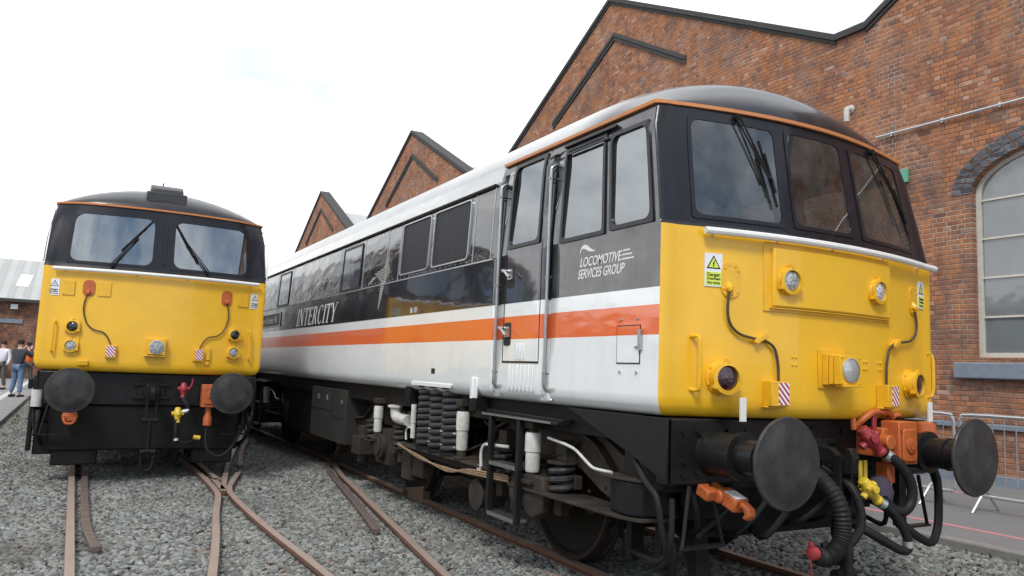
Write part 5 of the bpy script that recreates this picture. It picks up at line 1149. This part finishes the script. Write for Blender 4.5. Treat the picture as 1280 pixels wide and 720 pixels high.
scatter('ballast', -5.62, 2.80, 6, 16, -.088, 600, .022, .042, 2)
scatter('ballast', -5.62, 2.80, 16, 30, -.088, 350, .02, .04, 3)

wd = MB(); rr = random.Random(11)
for k in range(46):
    x, y = (2.74+rr.uniform(-.10,.03), rr.uniform(-2,9)) if k % 3 else (-5.5+rr.uniform(-.05,.2), rr.uniform(4,20))
    for q in range(rr.randint(5, 12)):
        a = rr.random()*6.28; h = rr.uniform(.02,.075); r_ = rr.uniform(.01,.05); p = Vector((x+rr.uniform(-.05,.05), y+rr.uniform(-.07,.07), bedz(x, y)-.01)); u = Vector((cos(a), sin(a), 0)); v = Vector((-sin(a), cos(a), 0))*.006
        wd.add([p-v, p+v, p+u*r_*.6+Vector((0,0,h))+v*1.4, p+u*r_+Vector((0,0,h*1.2)), p+u*r_*.6+Vector((0,0,h))-v*1.4], [(0,1,2,3,4)])
tag(wd.build('weeds', paint('weed_leaf',(.10,.14,.035),.8,0,damt=.4), sm=False), kind='stuff')

# ------------------------------------------------------------------ brick workshop with repeated gables
XW = 7.54
def workshop():
    T = empty('brick_workshop', (XW,12.87,0), label='long red brick workshop with a row of gables and arched windows', cat='building')
    def ld(p): return (p[0]-12.87, p[1])
    HP, HV = 11.72, 7.93
    wall = MB(); bays = [-1.63+14.5*k for k in range(0, 4)]
    def roofz(c, y):
        d = y-c
        z = HP+.15-abs(d)*.5235 if d < 0 else HP+.15-abs(d)*.572
        return max(HV, z-.15)
    wins = []
    for c in bays:
        lo, hi = c-7.55, c+6.95
        ws = [c-3.33, c+3.33]; hwid = 1.5; z0, zs, za = 2.0, 4.55, 5.22
        def arch(y, w): return zs+(za-zs)*sqrt(max(0, 1-((y-w)/hwid)**2))**1.0
        cuts = [lo, c-6.9]
        wb = []
        ysplit = sorted(set([lo, c-7.23, c, hi, c+6.63]+[w+hwid*k for w in ws for k in (-1,-.985,-.94,-.87,-.75,-.6,-.4,-.2,0,.2,.4,.6,.75,.87,.94,.985,1)]))
        for a, b in zip(ysplit, ysplit[1:]):
            mid = (a+b)/2; w = next((w for w in ws if abs(mid-w) < hwid), None)
            if w is None: wall.prism([ld((a,-.3)), ld((b,-.3)), ld((b,roofz(c,b))), ld((a,roofz(c,a)))], 0, .45, 0)
            else:
                wall.prism([ld((a,-.3)), ld((b,-.3)), ld((b,z0)), ld((a,z0))], 0, .45, 0)
                wall.prism([ld((a,arch(a,w))), ld((b,arch(b,w))), ld((b,roofz(c,b))), ld((a,roofz(c,a)))], 0, .45, 0)
        for w in ws: wins.append(w)
        # coping
        m = MB(); P = [(lo,HV),(c-7.23,HV),(c,HP),(c+6.63,HV),(hi,HV)]
        for (ya, za_), (yb, zb) in zip(P, P[1:]):
            q = [ld((ya, za_)), ld((yb, zb)), ld((yb, zb+.13)), ld((ya, za_+.13))]; m.prism(q, -.07, .50, 0)
        for (ya, za_), (yb, zb) in zip(P[1:3], P[2:4]):
            m.prism([ld((ya, za_-.07)), ld((yb, zb-.07)), ld((yb, zb)), ld((ya, za_))], -.035, .0, 0)
        m.build('gable_coping', M['coping'], T, bevel=.01)
        # raised dark moulding framing the blind gable
        m = MB(); P = [(c-3.1,8.98),(c-.25,10.62),(c+2.75,8.92)]
        for (ya, za_), (yb, zb) in zip(P, P[1:]): m.prism([ld((ya,za_)), ld((yb,zb)), ld((yb,zb+.12)), ld((ya,za_+.12))], -.07, .0, 0); m.prism([ld((ya,za_-.10)), ld((yb,zb-.10)), ld((yb,zb)), ld((ya,za_))], -.045, .0, 0)
        m.build('gable_moulding', M['coping'], T, bevel=.008)
        # roof behind the parapet
        m = MB(); m.add([(.4,c-12.87,HP-1.0),(26,c-12.87,HP-1.0),(26,c-12.87-7.3,HV-.75),(.4,c-12.87-7.3,HV-.75),(.4,c-12.87+7,HV-.75),(26,c-12.87+7,HV-.75)], [(0,1,2,3),(0,1,5,4)]); m.build('roof', M['glazroof'], T, sm=False)
    wall.build('wall', M['brick'], T, sm=False)
    for w in wins:
        hwid = 1.5; zs, za = 4.55, 5.22; n = 28
        def ar(k, r=0, up=0):
            a = pi*k/n; return (w-12.87+(hwid+r)*cos(a), zs+(za-zs+r*1.0)*sin(a)+up)
        # arch ring of dark bricks
        m = MB(); rr = .30
        for k in range(n):
            a0 = pi*(k+.06)/n; a1 = pi*(k+.94)/n
            for rA, rB in ((.0,.13),(.14,.30)):
                f = lambda a, r: (w-12.87+(hwid+r)*cos(a), zs+(za-zs+r)*sin(a))
                m.prism([f(a0,rA), f(a1,rA), f(a1,rB), f(a0,rB)], -.012-.0, .01, 0)
        m.build('window_arch', M['archbrick'], T, bevel=.003)
        m = MB()
        O = [(w-12.87-hwid, 2.0), (w-12.87+hwid, 2.0)]+[ar(k) for k in range(n+1)]
        def shrink(P, d):
            cx = w-12.87; return [(cx+(p[0]-cx)*(1-d/hwid), (2.0+d if p[1] < 2.01 else p[1]-d*max(.0, min(1, (p[1]-zs)/(za-zs)))*.9)) for p in P]
        I = shrink(O, .075); frame_prism(m, O, I, .13, .22, lambda u, v, q: (q, u, v))
        fo = m.build('window_frame', M['creamframe'], T)
        m = MB()
        for q in range(4): z = 2.62+.607*q; m.box((.14,w-12.87-hwid+.05,z-.015),(.19,w-12.87+hwid-.05,z+.015)) 
        for dy in (-.5,.5): m.box((.145,w-12.87+dy-.015,2.05),(.185,w-12.87+dy+.015,5.05))
        m.build('glazing_bar', M['creamframe'], fo)
        m = MB(); Pn = shrink(O, .03); m.prism(Pn, .165, .172, 0); m.build('pane', M['wallglass'], fo, sm=False)
        m = MB(); m.box((-.11,w-12.87-hwid-.28,1.675),(.0,w-12.87+hwid+.28,1.92)); m.box((0.001,w-12.87-hwid+.002,1.92),(.2,w-12.87+hwid-.002,1.998)); m.build('window_sill', M['sill'], T, bevel=.02, seg=3)
    m = MB(); m.box((-.05,-22,.93),(.0,35.8,1.01)); m.box((-.06,-22,.1),(0,35.8,.27)); m.build('plinth_course', M['sill'], T, bevel=.01)
    return T
WS = workshop()
m = MB(); m.box((-.05,-.15,-.115),(0,.15,.115)); o = m.build('wall_plate', M['teal'], bevel=.004); o.location = (XW-.012,4.36,5.05); tag(o, 'small blank teal-green plate fixed high on the brick wall', 'wall plate')
m = MB(); m.tube([(XW-.05,4.80,5.84),(XW-.05,2,5.83),(XW-.05,-8,5.82)],.022,8,1)
yy = 4.5
while yy > -8: m.box((XW-.06,yy-.015,5.80),(XW,yy+.015,5.87)); yy -= .9
tag(m.build('wall_conduit', M['galv']), 'thin pale conduit clipped along the brick wall above the arched window', 'conduit')
m = MB(); m.tube([(XW+.02,5.33,6.52),(XW-.09,5.33,6.50),(XW-.12,5.33,6.46),(XW-.12,5.33,6.26)],.052,14,4); m.cyl((XW-.02,5.33,6.52),(XW+.01,5.33,6.52),.08,n=16); tag(m.build('vent_pipe', M['whitepipe']), 'short pale elbow vent pipe sticking out of the brick wall above the cab roof', 'vent pipe')

# ------------------------------------------------------------------ crowd barriers
def barrier():
    T = empty('crowd_barrier', (0,0,0), group='galvanised crowd barriers along the wall', cat='barrier')
    m = MB(); m.tube([(0,.0,.22),(0,.0,.95),(0,.03,1.05),(0,.13,1.09),(0,1.15,1.09),(0,2.17,1.09),(0,2.27,1.05),(0,2.30,.95),(0,2.30,.32),(0,2.27,.22),(0,2.17,.18),(0,1.15,.18),(0,.13,.18),(0,.03,.2),(0,0,.24)],.019,10,4); m.build('barrier_frame', M['galv'], T)
    for i in range(1, 18):
        y = .128*i; m = MB(); m.cyl((0,y,.18),(0,y,1.09),.0065,n=6); m.build('upright_bar', M['galv'], T)
    for y in (.28, 2.02):
        m = MB(); m.tube([(-.27,y,0),(-.10,y,.16),(0,y,.24),(.10,y,.16),(.27,y,0)],.016,8,2); m.build('barrier_foot', M['galv'], T)
    return T
b0 = barrier(); b0.location = (4.82,-.46,.12)
b0['label'] = 'crowd barrier behind the far buffer, running out of the picture on the right'
b1 = copy_tree(b0); b1.location = (4.80,1.90,.12); b1.rotation_euler.z = .03; b1['label'] = 'crowd barrier on the pavement partly hidden behind the orange jumper box'

# ------------------------------------------------------------------ far shed at the left
def shed():
    T = empty('workshop_shed', (-16,45,0), label='distant brick shed with a pale corrugated roof at the left edge', cat='building')
    m = MB(); m.box((-14,0,-.2),(10.5,12,4.3)); m.build('wall', M['brickx'], T, sm=False)
    m = MB(); m.add([(-14.3,-.4,4.25),(10.8,-.4,4.25),(10.8,6,7.0),(-14.3,6,7.0),(-14.3,12.4,4.25),(10.8,12.4,4.25)],[(0,1,2,3),(3,2,5,4)]); m.build('roof', M['shedroof'], T, sm=False)
    m = MB(); m.box((-14.3,-.5,4.12),(10.8,-.36,4.28)); m.build('gutter', M['coping'], T)
    m = MB(); m.add([(8.3,1.5,5.10),(8.9,1.5,5.10),(9.0,3.4,5.92),(8.4,3.4,5.92)],[(0,1,2,3)]); m.build('rooflight', M['signwhite'], T, sm=False, solid=.03)
    m = MB(); m.box((5.5,-.06,3.0),(8.9,0,3.22)); m.build('lintel', M['sill'], T)
    m = MB(); m.box((8.3,-.25,3.75),(8.62,-.02,4.0)); m.build('floodlight', M['signwhite'], T)
    m = MB(); m.cyl((9.85,-.1,.1),(9.85,-.1,3.3),.06,n=8); m.build('downpipe', M['red'], T)
    m = MB(); m.box((6.9,-.03,.9),(7.6,0,1.5)); m.box((7.1,-.03,1.9),(7.6,0,2.5)); m.build('bricked_patch', paint('pale_patch',(.3,.2,.15),.9,0,damt=.5), T)
    m = MB(); m.box((-13,-1.2,.1),(7.9,-.9,1.7)); m.build('skirting_panel', M['box_grey'], T)
    return T
shed()

# ------------------------------------------------------------------ people
def skin_obj(name, joints, edges, mat, parent, sub=1):
    me = bpy.data.meshes.new(name); me.from_pydata([j[0] for j in joints], edges, []); o = bpy.data.objects.new(name, me); COL.objects.link(o); o.parent = parent
    md = o.modifiers.new('skin', 'SKIN'); sv = me.skin_vertices[0].data
    for i, j in enumerate(joints): r = j[1]; sv[i].radius = (r, r) if not isinstance(r, tuple) else r
    sv[0].use_root = True; md.use_smooth_shade = True
    sb = o.modifiers.new('sub', 'SUBSURF'); sb.levels = sub; sb.render_levels = sub
    me.materials.append(mat)
    # freeze the modifiers into a plain mesh
    bpy.context.view_layer.update(); ev = o.evaluated_get(bpy.context.evaluated_depsgraph_get())
    nm = bpy.data.meshes.new_from_object(ev); o.modifiers.clear(); o.data = nm; return o
def person(loc, rz, label, top, legs, arms='camera', hair='hair', stride=.12):
    T = empty('person', loc, rz, label=label, cat='person')
    # faces +y in local coords
    if arms == 'camera': la = [(-.20,0,1.43),(-.27,.16,1.22),(-.10,.38,1.55)]; ra = [(.20,0,1.43),(.30,.14,1.24),(.10,.38,1.55)]
    else: la = [(-.20,0,1.43),(-.26,-.02,1.13),(-.25,.10,.88)]; ra = [(.20,0,1.43),(.26,-.02,1.13),(.26,.08,.88)]
    hipL, hipR = (-.10,0,.92), (.10,0,.92); kL, kR = (-.12,.05,.5), (.13,-.02,.5); aL, aR = (-.14-stride*.3,.02,.09), (.15+stride*.2,-.08,.09)
    J = [((0,0,.96),.12),((0,0,1.2),.11),((0,0,1.42),.12),((0,.0,1.52),.05),((0,.02,1.62),(.075,.085)),((0,.02,1.72),(.07,.08)),
         (la[0],.05),(la[1],.04),(la[2],.03),(ra[0],.05),(ra[1],.04),(ra[2],.03),(hipL,.085),(kL,.055),(aL,.035),(hipR,.085),(kR,.055),(aR,.035),
         ((aL[0],.15,.04),.035),((aR[0],.05,.04),.035),
         ((la[2][0]+.01,la[2][1]+.05,la[2][2]+.07),.028),((ra[2][0]-.01,ra[2][1]+.05,ra[2][2]+.07),.028)]
    E = [(0,1),(1,2),(2,3),(3,4),(4,5),(2,6),(6,7),(7,8),(2,9),(9,10),(10,11),(0,12),(12,13),(13,14),(0,15),(15,16),(16,17),(14,18),(17,19),(8,20),(11,21)]
    body = skin_obj('body', J, E, M['skin'], T)
    c = 1.28
    Jt = [((0,0,.93),(.17,.135)),((0,0,1.12),(.17,.13)),((0,0,1.36),(.18,.13)),((0,0,1.47),(.085,.08)),(la[0],.075),(la[1],.06),(tuple(la[1][k]+(la[2][k]-la[1][k])*.85 for k in range(3)),.045),(ra[0],.075),(ra[1],.06),(tuple(ra[1][k]+(ra[2][k]-ra[1][k])*.85 for k in range(3)),.045)]
    skin_obj('jacket', Jt, [(0,1),(1,2),(2,3),(2,4),(4,5),(5,6),(2,7),(7,8),(8,9)], M[top], T)
    Jl = [((0,0,.93),(.125,.115)),(hipL,.11),(kL,.078),((aL[0],aL[1],.12),.062),(hipR,.11),(kR,.078),((aR[0],aR[1],.12),.062)]
    skin_obj('trousers', Jl, [(0,1),(1,2),(2,3),(0,4),(4,5),(5,6)], M[legs], T)
    m = MB(Matrix.Translation((0,.0,1.70))); m.lathe([(.001,-.0),(.085,-.06),(.10,.0),(.088,.055),(.05,.09),(.001,.10)], n=16, cap=False); m.build('hair', M[hair], T)
    m = MB(); m.prism(rrect(aL[0]-.045,aL[0]+.045,-.06,.22,.04),0,.07); m.prism(rrect(aR[0]-.045,aR[0]+.045,-.16,.12,.04),0,.07); m.build('shoes', M['signink'], T, bevel=.015)
    return T
p1 = person((-5.97,24.9,.11), radians(-32), 'person in dark hooded jacket and blue jeans holding up a camera', 'jacket', 'jeans')
m = MB(); m.box((-.08,-.03,-.05),(.08,.03,.05)); m.cyl((0,.03,0),(0,.09,0),.04,n=14); o = m.build('camera', M['signink'], bevel=.008); o.location = (-5.75,25.3,1.75); o.rotation_euler.z = radians(-32); tag(o, 'small black camera held up by the person in jeans', 'camera')
p2 = person((-6.8,30.5,.11), radians(150), 'person in white top and dark shorts behind the one with the camera', 'shirt', 'darkcloth', 'down')
p3 = person((-7.55,27.2,.11), radians(90), 'person in navy coat cut off by the left edge of the picture', 'navy', 'darkcloth', 'down')
p4 = person((-6.05,31.5,.11), radians(20), 'person in orange high-visibility vest just beyond the one with the camera', 'hivis', 'darkcloth', 'down')

# ------------------------------------------------------------------ distant trees and hill to the west (seen mirrored in the paintwork)
m = MB(); rr = random.Random(3)
for k in range(150):
    y = -70+rr.random()*190; x = -58-rr.random()*14; h = 6+5*noise.noise((y*.06,0,0))+rr.random()*4; r = 2.2+rr.random()*1.6
    n0 = 26; 
    for q in range(n0):
        a = rr.random()*6.28; b = rr.random()**.6; zz = h*(.25+.75*rr.random()); rad = r*sqrt(max(.05, 1-((zz/h-.5)*1.6)**2))*b
        c = Vector((x+rad*cos(a), y+rad*sin(a), zz)); s = .5+.5*rr.random(); u = Vector((rr.uniform(-1,1),rr.uniform(-1,1),rr.uniform(-1,1))).normalized()*s; w = u.orthogonal().normalized()*s
        m.add([c-u, c+w, c+u, c-w], [(0,1,2,3)])
tag(m.build('far_wood', M['leaf'], sm=False), kind='stuff')
m = MB(); vs = []; fs = []; K = 40
for i in range(K+1):
    y = -350+i*22; h = 18+14*noise.noise((i*.17,3,0)); vs += [(-330,y,-1),(-360,y,h)]
for i in range(K): fs.append((2*i,2*i+2,2*i+3,2*i+1))
m.add(vs, fs); tag(m.build('hills', M['hill']), kind='structure')

# ------------------------------------------------------------------ light, sky, camera
w = bpy.data.worlds.new('World'); C.world = w; w.use_nodes = True; t = w.node_tree; t.nodes.clear()
out = N(t, 'ShaderNodeOutputWorld'); bg = N(t, 'ShaderNodeBackground'); sky = N(t, 'ShaderNodeTexSky', sky_type='NISHITA')
SUN_EL, SUN_AZ = radians(50), radians(223)    # azimuth clockwise from +y
sky.sun_disc = False; sky.sun_elevation = SUN_EL; sky.sun_rotation = SUN_AZ
gc = N(t, 'ShaderNodeTexCoord'); mp = N(t, 'ShaderNodeMapping'); mp.inputs['Scale'].default_value = (1,1,2.2); L(t, gc.outputs['Generated'], mp.inputs[0])
cl = noise_(t, mp.outputs[0], 1.9, 7, .55)
cov = ramp(t, cl, [(.36,(.55,.55,.55)),(.50,(1,1,1))])
s3 = N(t, 'ShaderNodeSeparateXYZ'); L(t, gc.outputs['Generated'], s3.inputs[0])
south = math_(t, 'MINIMUM', 1, math_(t, 'MAXIMUM', 0, math_(t, 'ADD', math_(t, 'MULTIPLY', s3.outputs[1], -2.5), .3)))
sn = noise_(t, mp.outputs[0], 3.1, 6, .6)
north = ramp(t, sn, [(.34,(6.6,7.1,7.3)),(.44,(8.2,8.3,8.4)),(.60,(10.8,10.9,11.0))]); sth = ramp(t, sn, [(.34,(2.6,3.7,5.4)),(.50,(6.2,6.9,7.8)),(.64,(10.4,10.6,10.8))])
shade = mixc(t, south, north, sth)
L(t, mixc(t, cov, sky.outputs[0], shade), bg.inputs[0]); bg.inputs[1].default_value = .1
L(t, bg.outputs[0], out.inputs[0])
sl = bpy.data.lights.new('sun', 'SUN'); sl.energy = 1.5; sl.angle = radians(14); sl.color = (1,.96,.90)
so = bpy.data.objects.new('sun', sl); COL.objects.link(so)
d = Vector((sin(SUN_AZ)*cos(SUN_EL), cos(SUN_AZ)*cos(SUN_EL), sin(SUN_EL))); so.rotation_euler = d.to_track_quat('Z', 'Y').to_euler()

F_, yaw, pit, rol, cx, cy, cz = 963.43, .5079, .1078, .0400, -4.4035, -3.6441, 1.5052
fwd = Vector((sin(yaw)*cos(pit), cos(yaw)*cos(pit), sin(pit))); r0 = Vector((cos(yaw), -sin(yaw), 0)); u0 = r0.cross(fwd)
r = r0*cos(rol)+u0*sin(rol); u = -r0*sin(rol)+u0*cos(rol)
cam = bpy.data.cameras.new('camera'); co = bpy.data.objects.new('view_camera', cam); COL.objects.link(co)
co.matrix_world = Matrix(((r.x,u.x,-fwd.x,cx),(r.y,u.y,-fwd.y,cy),(r.z,u.z,-fwd.z,cz),(0,0,0,1)))
cam.sensor_width = 36; cam.lens = F_/1280*36; cam.clip_start = .05; cam.clip_end = 2000
C.camera = co
C.view_settings.view_transform = 'Standard'; C.view_settings.look = 'None'; C.view_settings.gamma = 1; C.view_settings.exposure = .63
C.render.engine = 'CYCLES'
